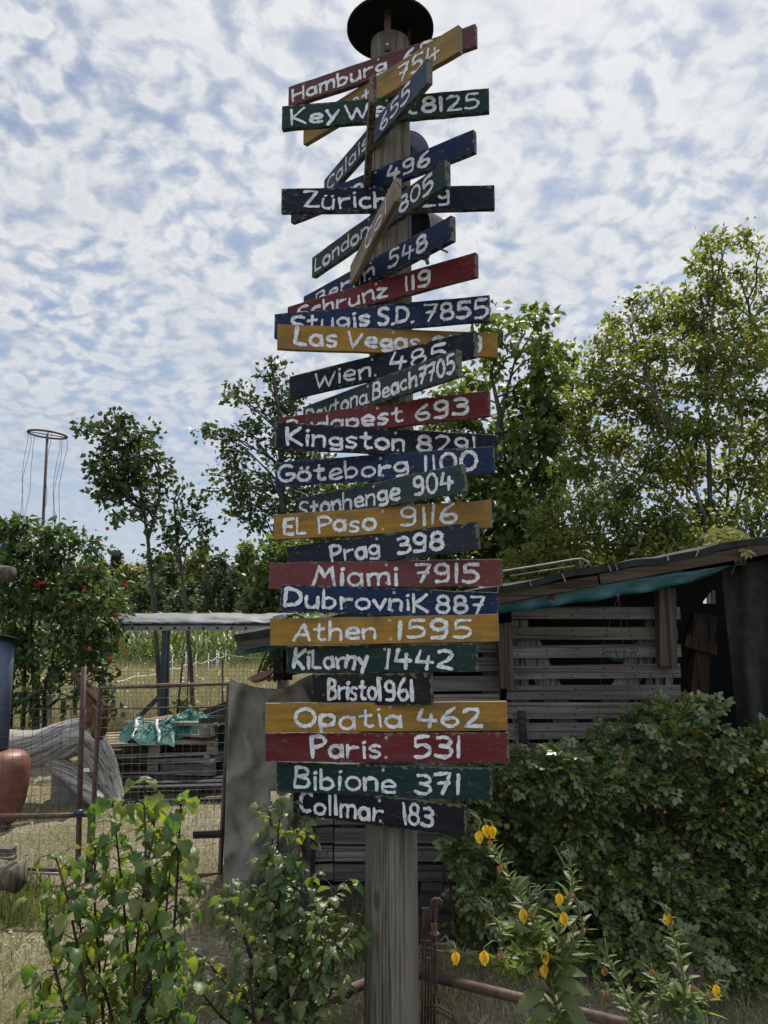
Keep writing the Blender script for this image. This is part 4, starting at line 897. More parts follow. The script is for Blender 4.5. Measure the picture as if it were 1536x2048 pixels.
for i in range(13):
    for xa in (640, 655, 678, 700, 845, 970): mb.box(P(xa + rng.normal(0, 2), 1292 + i * 37.4 + rng.normal(0, 5), YS + .0095), (.007, .003, .006))
o = mb.build('slatted_wall', [MAT['slat'], MAT['void']], shed); o.data.polygons.foreach_set('material_index', np.array([0] * nslat + [1] * (len(mb.f) - nslat), dtype=np.int32))
mb = MB(); yb = YS + 0.06
for (xa, ya, xb, yb_, wd) in [(1052, 1275, 1158, 1500, 44), (1302, 1275, 1176, 1500, 44)]:
    mb.beam(P(xa, ya, yb), P(xb, yb_, yb), wd * m_per_px(YS), 0.02, up=(1, 0, 0))
for xa in (1030, 1048, 1296, 1316, 1336): mb.beam(P(xa, 1240, yb + .025), P(xa + 4, 1690, yb + .025), 15 * m_per_px(YS), 0.022, up=(1, 0, 0), jitter=.001)
for xa in (682, 700, 975, 990, 850): mb.beam(P(xa, 1290, yb + .02), P(xa, 1700, yb + .02), 20 * m_per_px(YS), 0.02, up=(1, 0, 0), jitter=.001)
mb.build('upright_boards', MAT['slatz'], shed)
mb = MB()
mb.beam(P(1331, 1176, YS - .06), P(1334, 1332, YS - .06), 0.095, 0.06, up=(1, 0, 0), jitter=.002); mb.build('post', MAT['post'], shed); mb = MB()
mb.beam(P(1006, 1246, YS - .06), P(1014, 1376, YS - .06), 0.08, 0.05, up=(1, 0, 0), jitter=.002)
mb.build('post', MAT['post'], shed)
mb = MB(); mb.beam(P(1410, 1225, YS + .35), P(1398, 1290, YS + .35), 0.12, 0.09, up=(1, 0, 0), jitter=.012); mb.beam(P(1402, 1300, YS + .35), P(1392, 1420, YS + .35), 0.10, 0.08, up=(1, 0, 0), jitter=.006); mb.beam(P(1390, 1420, YS + .35), P(1386, 1560, YS + .35), 0.10, 0.08, up=(1, 0, 0), jitter=.006)
mb.beam(P(1368, 1281, YS + .28), P(1432, 1298, YS + .28), 0.07, 0.06, jitter=.003); mb.build('prop', MAT['post'], shed)
mb = MB(); mb.tube([P(1043, 1422, YS - .03), P(1049, 1505, YS - .03)], 0.021, 10); mb.build('pipe', MAT['darkwood'], shed, True)
# plinth boards leaning at the foot
mb = MB(); q = 0
for xa in np.linspace(640, 1120, 7):
    mb.beam(P(xa, 1772, YS - .02) + [0, 0, 0], G(xa - 20, 1895) + [0, 0, -.02], 0.20, 0.015, up=(1, 0, 0), jitter=.004)
mb.build('plinth_boards', MAT['darkwood'], shed)
# roof: one slab rising to the right
RL = P(470, 1270, YS - .25); RR = P(1560, 1073, YS - .25); rd = RR - RL
def roofpt(s, dy, dz): return RL + rd * s + np.array([0, dy, dz])
mb = MB(); n = 40; ns = 7
A = np.zeros((n, ns, 3))
for i in range(n):
    for j in range(ns): A[i, j] = roofpt(1.5 * i / (n - 1), -0.02 + 2.4 * j / (ns - 1), 0.012 * (vnoise(i * .8, j * 1.0, 5) - .5) * 2 + (-0.012 * rng.random() if j == 0 else 0))
mb.grid(A); o = mb.build('roof', MAT['felt'], shed); solidify(o, 0.035)
mb = MB()
for s0, s1, dz in ((0.0, 0.34, 0), (0.34, 0.66, -.003), (0.66, 1.0, .002), (1.0, 1.5, 0)): mb.beam(roofpt(s0 + .004, 0.0, -0.055 + dz), roofpt(s1, 0.0, -0.055 + dz), 0.06, 0.022, jitter=.002)
for k_ in np.linspace(0.1, 1.4, 12): mb.beam(roofpt(k_, 0.02, -.09), roofpt(k_, 2.3, -.09), 0.05, 0.06)
mb.build('fascia', MAT['fascia'], shed)
for k_ in (.49, .535, .60, .68, .70, .79, .84):
    p_ = roofpt(k_ + rng.normal(0, .01), -0.03, 0.01); ln = rng.uniform(.02, .05); mb = MB(); mb.box(p_ + [0, 0, -ln / 2], (rng.uniform(.008, .02), 0.006, ln), M=axisM(unit(np.array([rng.normal(0, .4), rng.normal(0, .2), 1.0])))); mb.build('felt_tab', MAT['steel'], shed)
# teal tarpaulin strip hanging below the fascia
n = 60; A = np.zeros((n, 5, 3))
top = [(940, 1196), (1000, 1188), (1100, 1178), (1200, 1166), (1290, 1153), (1380, 1142), (1462, 1131)]; bot = [(940, 1240), (1000, 1228), (1100, 1214), (1200, 1199), (1290, 1184), (1380, 1166), (1462, 1132)]
for i in range(n):
    xx = 940 + 522 * i / (n - 1)
    ya = np.interp(xx, [q[0] for q in top], [q[1] for q in top]); ybb = np.interp(xx, [q[0] for q in bot], [q[1] for q in bot])
    for j in range(5):
        s = j / 4; A[i, j] = P(xx, ya + (ybb - ya) * s + 1.5 * math.sin(i * .5) * s, YS - .235 + 0.03 * s * vnoise(i * .35, s * 2, 8) + 0.012 * math.sin(i * .7 + s * 2) * s)
mb = MB(); mb.grid(A); o = mb.build('tarpaulin_strip', MAT['teal'], shed, True); solidify(o, .002)
n = 16; A = np.zeros((n, 4, 3))
for i in range(n):
    xx = 474 + 110 * i / (n - 1)
    for j in range(4): A[i, j] = P(xx, 1286 - i * .6 + (24 - i * .2) * j / 3, YS - .2 + .03 * vnoise(i * .5, j, 9))
mb = MB(); mb.grid(A); o = mb.build('tarpaulin_strip', MAT['teal'], shed, True); solidify(o, .002)
mb = MB()
for (px, py) in ((1100, 1203), (1236, 1190), (1380, 1158)): mb.lathe(P(px, py, YS - .28), [(0, .004), (.010, .003), (.011, 0)], 10, axisM((0, -1, 0)))
mb.build('tarp_nails', MAT['darkrust'], shed)
# inside: back wall, side walls, floor boards, all dark
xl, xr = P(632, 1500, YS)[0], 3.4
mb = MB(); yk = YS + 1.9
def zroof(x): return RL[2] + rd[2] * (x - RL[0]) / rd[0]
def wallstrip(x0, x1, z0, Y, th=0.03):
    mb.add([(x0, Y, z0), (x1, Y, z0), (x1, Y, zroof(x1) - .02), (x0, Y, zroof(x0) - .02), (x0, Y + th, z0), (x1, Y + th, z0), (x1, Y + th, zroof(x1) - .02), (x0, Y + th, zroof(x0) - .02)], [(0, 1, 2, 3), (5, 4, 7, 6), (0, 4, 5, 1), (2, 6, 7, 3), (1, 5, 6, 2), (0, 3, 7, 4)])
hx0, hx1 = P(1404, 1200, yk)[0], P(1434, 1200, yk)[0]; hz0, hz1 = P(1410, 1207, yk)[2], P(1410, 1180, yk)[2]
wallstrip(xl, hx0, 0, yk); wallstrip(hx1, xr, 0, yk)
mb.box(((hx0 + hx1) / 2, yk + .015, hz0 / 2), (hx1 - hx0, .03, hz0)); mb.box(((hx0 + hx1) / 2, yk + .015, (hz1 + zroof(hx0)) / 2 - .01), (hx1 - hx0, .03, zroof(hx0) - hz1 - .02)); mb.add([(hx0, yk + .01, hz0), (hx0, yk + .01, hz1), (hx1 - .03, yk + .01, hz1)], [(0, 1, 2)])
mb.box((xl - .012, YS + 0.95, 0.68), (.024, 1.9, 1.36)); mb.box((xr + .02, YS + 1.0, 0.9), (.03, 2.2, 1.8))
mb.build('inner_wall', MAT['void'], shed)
# felt curtain hanging at the right of the opening
n, m = 26, 22; A = np.zeros((n, m, 3))
for i in range(n):
    for j in range(m):
        s = i / (n - 1); tt = j / (m - 1); xx = 1440 + 170 * s + 46 * tt * (1 - s); yy = 1118 + 10 * (1 - s) + 420 * tt
        A[i, j] = P(xx, yy, YS - .1 + 0.05 * math.sin(s * 14 + tt * 2) * (.4 + tt) + .06 * vnoise(i * .4, j * .3, 14))
mb = MB(); mb.grid(A); o = mb.build('felt_curtain', MAT['felt'], shed, True); solidify(o, .006)

# rack on the roof
root = thing('wire_rack', roofpt(.55, .3, .02), 'bent galvanised tube rack lying on the shed roof', 'rack')
mb = MB(); Yr = YS + .1
mb.tube([P(960, 1150, Yr), P(1005, 1143, Yr), P(1080, 1131, Yr), P(1150, 1119, Yr), P(1164, 1118, Yr), P(1174, 1124, Yr), P(1186, 1138, Yr)], 0.007, 8); mb.tube([P(1160, 1118, Yr), P(1162, 1144, Yr)], 0.005, 6); mb.tube([P(1020, 1152, Yr + .25), P(1150, 1132, Yr + .25)], 0.005, 6)
mb.build('tube_frame', MAT['steel'], root, True)
mb = MB()
for xa in np.linspace(1030, 1140, 11): mb.tube([P(xa, 1140 - (xa - 1030) * .155, Yr), P(xa + 3, 1152 - (xa - 1030) * .14, Yr + .2)], 0.0015, 4, False)
mb.build('wires', MAT['wire'], root)
# hanging wire baskets, two tiers
Yk = YS - .27
def basket(mb, cx, cy, rp, dep, Y):
    c = P(cx, cy, Y); r = rp * m_per_px(Y); d = dep * m_per_px(Y)
    for f, rr in ((0, 1), (.45, .86), (.8, .55)):
        mb.tube([c + np.array([r * rr * math.cos(a), r * rr * math.sin(a), -d * f]) for a in np.linspace(0, 2 * math.pi, 25)], 0.0017, 4, False)
    for a in np.linspace(0, 2 * math.pi, 12, endpoint=False):
        mb.tube([c + np.array([r * math.cos(a) * math.cos(b), r * math.sin(a) * math.cos(b), -d * math.sin(b)]) for b in np.linspace(0, 1.5, 6)], 0.0014, 4, False)
    return c, r
root = thing('hanging_basket', P(1236, 1188, Yk), 'two tier green wire basket hanging from the shed eave', 'hanging basket')
mb = MB(); c1, r1 = basket(mb, 1240, 1290, 35, 32, Yk); mb.build('basket', MAT['greenwire'], root)
mb = MB(); c2, r2 = basket(mb, 1248, 1444, 51, 44, Yk); mb.build('basket', MAT['greenwire'], root)
mb = MB(); hk = P(1236, 1192, Yk)
for a in (0.4, 2.5, 4.6):
    e = np.array([math.cos(a), math.sin(a), 0]); mb.tube([hk, c1 + e * r1], 0.0014, 4, False); mb.tube([c1 + e * r1, c2 + e * r2], 0.0014, 4, False)
mb.tube([hk + [0, .03, .02], hk, hk - [0, 0, .03]], .003, 6); mb.build('chain', MAT['darkwire'], root)

# yellowing creeper on the roof corner
root = thing('creeper', roofpt(.9, .1, .05), 'yellowing creeper vine trailing over the shed roof corner', 'creeper')
lb = LB(); five = []
for (px, py) in [(1440, 1058), (1455, 1072), (1470, 1062), (1488, 1085), (1500, 1078), (1492, 1100), (1420, 1085), (1432, 1095), (1415, 1068), (1505, 1090), (1468, 1090), (1476, 1106), (1440, 1078), (1460, 1055), (1483, 1070), (1427, 1060)]:
    c = P(px, py, YS - .2 + rng.uniform(-.08, .1)); base = rng.random() * .6
    for k_ in range(5):
        a = -1.57 + (k_ - 2) * .62 + base - .3; d = np.array([math.cos(a), -0.5, math.sin(a)])
        lb.add(T_ell(.22, .12), [c], [d], [np.array([0, -1, .8]) + rng.normal(0, .2, 3)], .05 + .02 * rng.random())
lb.build('leaves', MAT['l_creeper'], root)
mb = MB(); mb.tube([roofpt(.99, .3, .05), P(1500, 1085, YS - .15), P(1460, 1070, YS - .15), P(1415, 1080, YS - .15)], .004, 5); mb.tube([P(1500, 1085, YS - .15), P(1480, 1110, YS - .2), P(1462, 1150, YS - .26)], .003, 5); mb.build('stem', MAT['twig'], root)

# ================================================================== GREY TARP SCREEN left of the shed
YT = 4.72
n, m = 46, 60; A = np.zeros((n, m, 3))
for i in range(n):
    s = i / (n - 1); 
    for j in range(m):
        tt = j / (m - 1); xx = 458 + 185 * s - 12 * tt * (1 - s); ytop = 1352 + 26 * math.sin(min(1, s * 1.1) * math.pi) * (1 if s > .1 else s * 10) - 8 * s
        ytop += 10 * max(0, .06 - s) / .06
        yy = ytop + (1792 - ytop) * tt + 6 * vnoise(s * 5, 3, 44) * (1 - tt)
        fold = .03 * abs(vnoise(s * 4 - tt * 3, tt * 3.5 + s, 36) - .5) + .05 * (vnoise(s * 3.2 + tt * 1.2, tt * 2.0, 31) - .5) + .009 * math.sin(s * 21 + tt * 7 + 4 * vnoise(s * 2, tt * 2, 3)) * (.3 + .7 * tt) + .045 * (1 - abs(2 * vnoise(s * 2.4 + 1.8 * tt, tt * 1.6 - s, 37) - 1)) ** 3 + .02 * (vnoise(s * 9, tt * 12, 33) - .5) + .035 * math.exp(-((s + 1.6 * tt - 1.7) / .09) ** 2)
        c1_ = (1 - abs(2 * vnoise(s * 3.0 + 1.5 * tt, tt * 1.1, 47) - 1)) ** 2.5; c2_ = (1 - abs(2 * vnoise(s * 2 - 2.6 * tt, tt * 3.0 + s, 48) - 1)) ** 4
        A[i, j] = P(xx, yy, YT - 1.4 * fold - .07 * c1_ * (.35 + tt) - .05 * c2_ + .03 * s)
mb = MB(); mb.grid(A)
def keep(f):
    i, j = divmod(f[0], m); s, tt = i / (n - 1), j / (m - 1)
    return not ((s - .5 - (tt - .52) * .5) ** 2 / .0022 + (tt - .52) ** 2 / .0020 < 1 or (s - .60) ** 2 / .0014 + (tt - .26) ** 2 / .0006 < 1)
mb.f = [f for f in mb.f if keep(f)]
o = mb.build('tarp_screen', MAT['greytarp'], None, True, origin=G(545, 1790)); solidify(o, .004)
tag(o, 'torn grey tarpaulin screen hanging between the gate and the shed', 'tarpaulin')
# saucer on its top edge, stick and dark bundle
root = MB(); c = P(523, 1356, YT - .02); root.lathe(c, [(0, 0), (.05, 0), (.075, .018), (.08, .018), (.056, -.008), (0, -.008)], 24, axisM((-.28, -.2, 1)))
o = root.build('plant_saucer', MAT['terracotta'], None, True, origin=c); tag(o, 'terracotta plant saucer tilted on top of the grey tarpaulin', 'saucer')
mb = MB(); mb.tube([P(516, 1346, YT + .1), P(524, 1325, YT + .1), P(533, 1304, YT + .1)], [.008, .006, .007], 6); o = mb.build('stick', MAT['darkwood'], None, True, origin=P(516, 1346, YT + .1)); tag(o, 'short dark stick leaning under the left end of the shed roof', 'stick')
root = thing('broom_bundle', P(575, 1340, YT + .12), 'dark bundle of twigs and planks under the shed roof end', 'bundle'); mb = MB()
for k_ in range(26): mb.tube([P(545 + rng.random() * 20, 1352 + rng.normal(0, 4), YT + .12), P(590 + rng.random() * 40, 1322 + rng.normal(0, 12), YT + .1)], .0025, 4, False)
mb.build('twigs', MAT['darkwood'], root); mb = MB(); mb.beam(P(553, 1290, YT + .15), P(555, 1360, YT + .15), .05, .03, up=(1, 0, 0)); mb.beam(P(575, 1285, YT + .2), P(575, 1360, YT + .2), .06, .03, up=(1, 0, 0)); mb.build('planks', MAT['darkwood'], root)

# ================================================================== GATE and wire fence
YG = 4.95
def gp(px, py): return P(px, py, YG)
gate = thing('gate', G(310, 1765), 'rusty tube garden gate filled with square wire mesh', 'gate')
mb = MB(); pr = 0.0155
mb.tube([gp(180, 1758), gp(186, 1640), gp(200, 1376), gp(330, 1371), gp(458, 1368), gp(450, 1560), gp(440, 1746), gp(390, 1752)], pr, 10); mb.tube([gp(396, 1752), gp(300, 1760), gp(180, 1757)], pr * .95, 10)
mb.build('frame', MAT['rust'], gate, True)
def mesh_panel(name, mat, parent, TL, TR, BR, BL, nx, ny, Yw_, r=.0011, wob=0.0, ypow=1.0):
    mb = MB(); q = lambda s, t_: (np.array(TL) * (1 - s) + np.array(TR) * s) * (1 - t_) + (np.array(BL) * (1 - s) + np.array(BR) * s) * t_
    for i in range(nx + 1):
        s = i / nx; mb.tube([P(*(q(s, t_) + rng.normal(0, wob, 2)), Yw_ + rng.normal(0, wob * .002)) for t_ in np.linspace(0, 1, 12 if wob else 3)], r, 4, False)
    for j in range(ny + 1):
        t_ = (j / ny) ** ypow; mb.tube([P(*(q(s, t_) + rng.normal(0, wob, 2)), Yw_ + rng.normal(0, wob * .002)) for s in np.linspace(0, 1, 10 if wob else 3)], r, 4, False)
    return mb.build(name, mat, parent)
mesh_panel('wire_mesh', MAT['wire'], gate, (203, 1380), (455, 1374), (440, 1745), (184, 1755), 15, 20, YG - .018, .0012, .5)
mb = MB(); mb.beam(gp(388, 1668) - [0, .02, 0], gp(444, 1666) - [0, .02, 0], .042, .018); mb.build('board', MAT['darkwood'], gate); mb = MB(); mb.beam(gp(396, 1443) + [0, .03, 0], gp(452, 1440) + [0, .03, 0], .032, .018); mb.build('board', MAT['darkwood'], gate)
fence = thing('wire_fence', G(80, 1755), 'rusty tube fence with knotted wire mesh left of the gate', 'fence')
mb = MB(); mb.tube([P(168, 1334, YG + .03), P(162, 1500, YG + .03), P(155, 1765, YG + .03)], .0165, 10); mb.build('post', MAT['rust'], fence, True)
mb = MB(); mb.tube([P(182, 1628, YG), P(178, 1700, YG), P(174, 1765, YG)], .016, 10); mb.build('post', MAT['rust'], fence, True)
mb = MB(); mb.tube([P(-160, 1634, YG), P(0, 1632, YG), P(90, 1632, YG), P(180, 1629, YG)], .0155, 10); mb.build('rail', MAT['rust'], fence, True)
mb = MB(); mb.tube([P(-160, 1742, YG), P(40, 1738, YG), P(155, 1740, YG)], .013, 10); mb.build('rail', MAT['darkrust'], fence, True)
mb = MB(); mb.tube([P(30, 1744, YG - .08), P(160, 1750, YG - .08)], .008, 8); mb.build('rail', MAT['steel'], fence, True)
mb = MB(); mb.tube([P(151, 1626, YG - .02), P(166, 1626, YG - .02)], .022, 10); mb.build('clamp', MAT['bluesteel'], fence, True)
mesh_panel('knotted_mesh', MAT['darkwire'], fence, (-150, 1380), (164, 1378), (158, 1628), (-150, 1628), 16, 13, YG - .01, .0013, 1.3, 1.0)
mesh_panel('knotted_mesh', MAT['wire'], fence, (-150, 1655), (157, 1652), (154, 1735), (-150, 1738), 16, 6, YG - .01, .0010, 1.0)

# back fence between yard and meadow
YF = 9.0
bf = thing('mesh_fence', P(300, 1500, YF) * [1, 1, 0], 'thin wire mesh fence on dark stakes between the yard and the meadow', 'fence')
mesh_panel('wire_mesh', MAT['darkwire'], bf, (60, 1326), (520, 1326), (520, 1478), (60, 1478), 56, 18, YF, .0011, .4)
for (xa, ya, xb, yb2, rr) in [(205, 1318, 203, 1500, .010), (366, 1315, 352, 1455, .012), (377, 1325, 372, 1480, .008), (445, 1320, 445, 1480, .010)]:
    mb = MB(); mb.tube([P(xa, ya, YF), P(xb, yb2, YF)], rr, 7); mb.build('stake', MAT['darkwood'], bf, True)
mb = MB(); mb.tube([P(60, 1418, YF), P(520, 1414, YF)], .009, 6); mb.build('rail', MAT['darkrust'], bf, True)
# white electric fence pegs and tape in the meadow
pegs = [(203, 1345, 208, 1396, 16), (345, 1310, 345, 1352, 18), (372, 1304, 372, 1345, 19), (392, 1308, 392, 1336, 21), (417, 1306, 417, 1336, 22), (434, 1299, 433, 1330, 23), (438, 1302, 436, 1332, 22.5), (452, 1300, 451, 1328, 23.5)]
wh = ['leaning white fence peg nearest the vine', 'white fence peg right of the blue canopy post', 'white fence peg left of the second slim trunk', 'white fence peg just right of the second slim trunk', 'lone white fence peg midway between the slim trunk and the roof end', 'left one of the two crossed white fence pegs', 'right one of the two crossed white fence pegs', 'white fence peg nearest the shed roof end']
for (xa, ya, xb, yb2, Y), lab in zip(pegs, wh):
    a = P(xa, ya, Y); b = P(xb, yb2, Y); root = thing('fence_peg', (b[0], b[1], 0), lab, 'fence peg', 'white electric fence pegs in the meadow')
    mb = MB(); mb.tube([np.array([b[0], b[1], 0]), b, a], .009, 6); mb.tube([np.array([b[0], b[1], .12]) + [-.05, 0, 0], np.array([b[0], b[1], .12]) + [.05, 0, 0]], .008, 5); mb.build('rod', MAT['white'], root, True)
    mb = MB(); mb.box(a + [0, -.015, -.12], (.03, .03, .04)); mb.build('clip', MAT['white'], root)
mb = MB(); tp = [(150, 1392, 15), (205, 1362, 16), (270, 1352, 17), (345, 1336, 18), (372, 1328, 19), (392, 1324, 21), (417, 1320, 22), (434, 1313, 23), (452, 1309, 23.5), (560, 1315, 26)]
for (a, b) in zip(tp[:-1], tp[1:]):
    p0 = P(*a); p1 = P(*b); pts = [p0 + (p1 - p0) * s - np.array([0, 0, .06 * math.sin(math.pi * s)]) for s in np.linspace(0, 1, 7)]; mb.tube(pts, .007, 4, False)
o = mb.build('fence_tape', MAT['white'], None, origin=P(150, 1392, 15)); tag(o, 'white electric fence tape sagging from peg to peg', 'fence tape')

# ================================================================== CANOPY (grey sheet on blue steel posts)
YC = 9.6
can = thing('canopy', P(322, 1455, YC) * [1, 1, 0], 'grey sheet canopy on dark blue steel posts behind the pallets', 'canopy')
n, m = 40, 10; A = np.zeros((n, m, 3))
for i in range(n):
    s = i / (n - 1); xx = 240 + 330 * s
    for j in range(m):
        t_ = j / (m - 1)
        if t_ < .5: p_ = P(xx + 8 * t_, 1246 - 12 * t_ / .5, YC - .35 + .5 * t_ * .5)
        else: p_ = P(xx + 4, 1233, YC - .22) + np.array([0, (t_ - .5) * 2 * 1.6, .04 * math.sin((t_ - .5) * 6.28)])
        A[i, j] = p_ + np.array([0, .02 * (vnoise(i * .6, j * .7, 40) - .5), .022 * (vnoise(i * .5 + j * .4, j * .5, 41) - .5)])
mb = MB(); mb.grid(A); o = mb.build('roof_sheet', MAT['canopytarp'], can, True); solidify(o, .004)
mb = MB(); mb.beam(P(250, 1256, YC - .30), P(575, 1256, YC - .30), .06, .05); mb.build('beam', MAT['steel'], can)
mb = MB()
for xa in np.linspace(265, 520, 10): mb.lathe(P(xa, 1256, YC - .328), [(0, .001), (.016, .001)], 10, axisM((0, -1, 0)))
mb.build('beam_holes', MAT['void'], can)
mb = MB(); mb.beam(P(244, 1249, YC - .31), P(575, 1249, YC - .31), .025, .04); mb.build('edge_board', MAT['darkwood'], can)
mb = MB(); mb.beam(P(330, 1260, YC - .25), P(320, 1470, YC - .2), .055, .05, up=(1, 0, 0)); mb.build('post', MAT['bluesteel'], can); mb = MB(); mb.beam(P(335, 1260, YC - .05), P(332, 1465, YC), .05, .05, up=(1, 0, 0)); mb.build('post', MAT['bluesteel'], can)
mb = MB(); mb.beam(P(318, 1394, YC - .2), P(240, 1472, YC - .2), .05, .05, up=(1, 0, 0)); mb.beam(P(232, 1470, YC - .2), P(330, 1466, YC - .2), .05, .05); mb.build('brace', MAT['bluesteel'], can)
root = thing('sapling', G(385, 1470), 'small leafy sapling growing beside the blue canopy post', 'sapling')
mb = MB(); Ya = G(385, 1470)[1]; mb.tube([G(385, 1470), P(378, 1430, Ya), P(376, 1400, Ya)], [.008, .005, .003], 5); mb.build('stem', MAT['twig'], root)
lb = LB(); crown_leaves(lb, pxblobs([(370, 1415, 20, 16), (390, 1432, 22, 18), (362, 1438, 18, 16), (375, 1455, 20, 12)], Ya, .1), None, .10, 120, TS, clump=.05, per=8); lb.build('crown', MAT['l_walnut'], root)

# ================================================================== LOG, pallets, crate, tarpaulin heap, stove
YLg = 6.9
log = thing('driftwood_log', G(210, 1600), 'huge silvery dead log with a broken root, lying behind the wire fence', 'log')
def lumpy(pts, rad, n=28, seed=0, amp=.10, K=60):
    """a weathered log: twisting flutes, knots, a ragged end; keeps grain coordinates that run along it"""
    pts = np.array(pts); s = np.linspace(0, 1, len(pts)); S = np.linspace(0, 1, K)
    Pp = np.stack([np.interp(S, s, pts[:, k]) for k in range(3)], -1); Rr = np.interp(S, s, rad)
    for _ in range(10): Pp[1:-1] = .25 * Pp[:-2] + .5 * Pp[1:-1] + .25 * Pp[2:]
    mb = MB(); mb.tube(list(Pp), list(Rr), n)
    V = np.array(mb.v[:K * n]).reshape(K, n, 3); c = Pp[:, None, :]
    J, I = np.meshgrid(np.arange(n), np.arange(K)); th = J * 2 * math.pi / n; tw_ = I / K * 2.2
    nz = 1 + amp * (.7 * np.sin(3 * (th + tw_) + seed) + .5 * np.sin(5 * (th + tw_ * .8) + 2 * seed) + .45 * np.sin(9 * (th + tw_) + seed) + 1.6 * (vnoise(I * .16 + seed, 2 + 1.2 * np.cos(th), seed) - .5) + .5 * (vnoise(I * .5 + seed, 4 + 3 * np.sin(th + tw_), seed + 3) - .5))
    V = c + (V - c) * nz[..., None]; mb.v[:K * n] = [tuple(q) for q in V.reshape(-1, 3)]
    L = np.concatenate([[0], np.cumsum(np.linalg.norm(np.diff(Pp, axis=0), axis=1))])
    mb.grain = np.stack([np.broadcast_to(L[:, None], (K, n)), Rr[:, None] * np.cos(th + tw_), Rr[:, None] * np.sin(th + tw_)], -1).reshape(-1, 3)
    bld = mb.build
    def build(*a, **k):
        o = bld(*a, **k); at = o.data.attributes.new('grain', 'FLOAT_VECTOR', 'POINT'); at.data.foreach_set('vector', mb.grain.astype(np.float32).ravel()); return o
    mb.build = build
    return mb
mb = lumpy([P(-60, 1495, YLg), P(20, 1500, YLg), P(80, 1496, YLg), P(130, 1480, YLg), P(172, 1470, YLg), P(198, 1510, YLg), P(215, 1560, YLg), P(232, 1612, YLg - .05)], [.18, .165, .155, .16, .145, .115, .10, .08], seed=2, amp=.06)
mb.build('trunk', MAT['log'], log, True)
mb = lumpy([P(105, 1520, YLg - .02), P(140, 1548, YLg - .08), P(175, 1580, YLg - .15), P(200, 1606, YLg - .2)], [.08, .085, .08, .06], seed=5, amp=.06); mb.build('limb', MAT['log'], log, True)
mb = lumpy([P(183, 1475, YLg), P(194, 1440, YLg - .02), P(190, 1408, YLg), P(170, 1378, YLg), P(150, 1350, YLg)], [.11, .09, .065, .05, .03], seed=7, amp=.22)
mb.build('root', MAT['logend'], log, True)
mb = lumpy([P(192, 1455, YLg - .02), P(204, 1432, YLg - .05), P(215, 1410, YLg - .08)], [.06, .05, .015], seed=9, amp=.3); mb.build('root', MAT['logend'], log, True)
c = G(150, 1620); mb = MB(); mb.box(P(150, 1582, YLg + .05), (.34, .25, .34), rz=.2, jitter=.004); o = mb.build('concrete_block', MAT['concrete'], None, origin=c); bevel(o, .008); tag(o, 'grey concrete block propping up the dead log', 'concrete block')
# stove at the left edge
YO = 6.2; sc_ = m_per_px(YO); c = P(2, 1570, YO)
st = thing('garden_stove', (c[0], c[1], 0), 'terracotta red barrel stove with a tall blue grey pipe at the left edge', 'stove')
z0, z1 = P(0, 1645, YO)[2], P(0, 1500, YO)[2]; h = z1 - z0; mb = MB()
mb.lathe((c[0], c[1], z0), [(0, 0), (.12, 0), (.15, h * .08), (.185, h * .3), (.203, h * .55), (.206, h * .75), (.19, h * .9), (.15, h * .97), (.06, h), (0, h)], 40); mb.build('body', MAT['terracotta'], st, True)
for a in (-.12, .09, .0):
    mb = MB(); mb.box((c[0] + a * 1.0 + .0, c[1] + (.1 if a == 0 else -.1), z0 - .05), (.035, .035, .16)); mb.build('leg', MAT['darkrust'], st)
mb = MB(); mb.tube([P(-1, 1506, YO), P(6, 1400, YO), P(13, 1283, YO)], [.062, .061, .060], 24); pipe = mb.build('pipe', MAT['pipeblue'], st, True)
mb = MB(); mb.lathe(P(14, 1277, YO), [(0, .02), (.06, .014), (.112, 0), (.112, -.008), (.05, .004), (0, .006)], 32, axisM((.10, .28, 1))); mb.build('cap', MAT['capmetal'], pipe, True)
# pallets
def pallet(c, rz, label, tilt=0.0, mat='palewood'):
    root = thing('pallet', c, label, 'pallet', 'wooden pallets stacked in the yard'); M = np.array(Matrix.Rotation(rz, 3, 'Z') @ Matrix.Rotation(tilt, 3, 'Y'))
    def part(name, boxes, mt):
        mb = MB()
        for p_, s_ in boxes: mb.box(np.array(c) + M @ np.array(p_), s_, M=M, jitter=.002)
        return mb.build(name, MAT[mt], root)
    part('deck_boards', [((0, y_, .125), (1.15, .10, .02)) for y_ in np.linspace(-.35, .35, 5)], mat); part('stringers', [((x_, 0, .104), (.10, .80, .02)) for x_ in (-.52, 0, .52)], mat)
    for x_ in (-.52, 0, .52):
        for y_ in (-.34, 0, .34): part('block', [((x_, y_, .056), (.10, .10, .076))], mat)
    part('base_boards', [((0, y_, .009), (1.15, .10, .018)) for y_ in (-.34, 0, .34)], mat)
    return root
gc = P(330, 1560, 7.7); gxp = gc[0]
pallet((gxp - .12, 7.75, .01), .08, 'lowest grey pallet lying on the ground under the stack', mat='slat')
pallet((gxp + .02, 7.72, .16), -.10, 'middle pallet of the stack behind the gate', mat='slat')
pallet((gxp - .10, 7.70, .31), .25, 'pale pallet on top of the stack, left of the tilted one')
pallet((gxp + .20, 7.95, .455), -.55, 'pale pallet lying tilted under the green tarpaulin', tilt=-.06)
pallet((gxp + .42, 7.3, .01), .12, 'dark pallet on the ground nearest the tarpaulin screen', mat='darkwood')
ct = G(360, 1582); cr = thing('wooden_crate', ct, 'grey wooden crate standing in front of the pallet stack', 'crate')
mb = MB()
for k_ in range(3): mb.box(ct + [0, 0, .05 + .1 * k_], (.50, .02, .094), jitter=.002); mb.box(ct + [.25, .2, .05 + .1 * k_], (.02, .40, .094), jitter=.002); mb.box(ct + [-.25, .2, .05 + .1 * k_], (.02, .40, .094), jitter=.002)
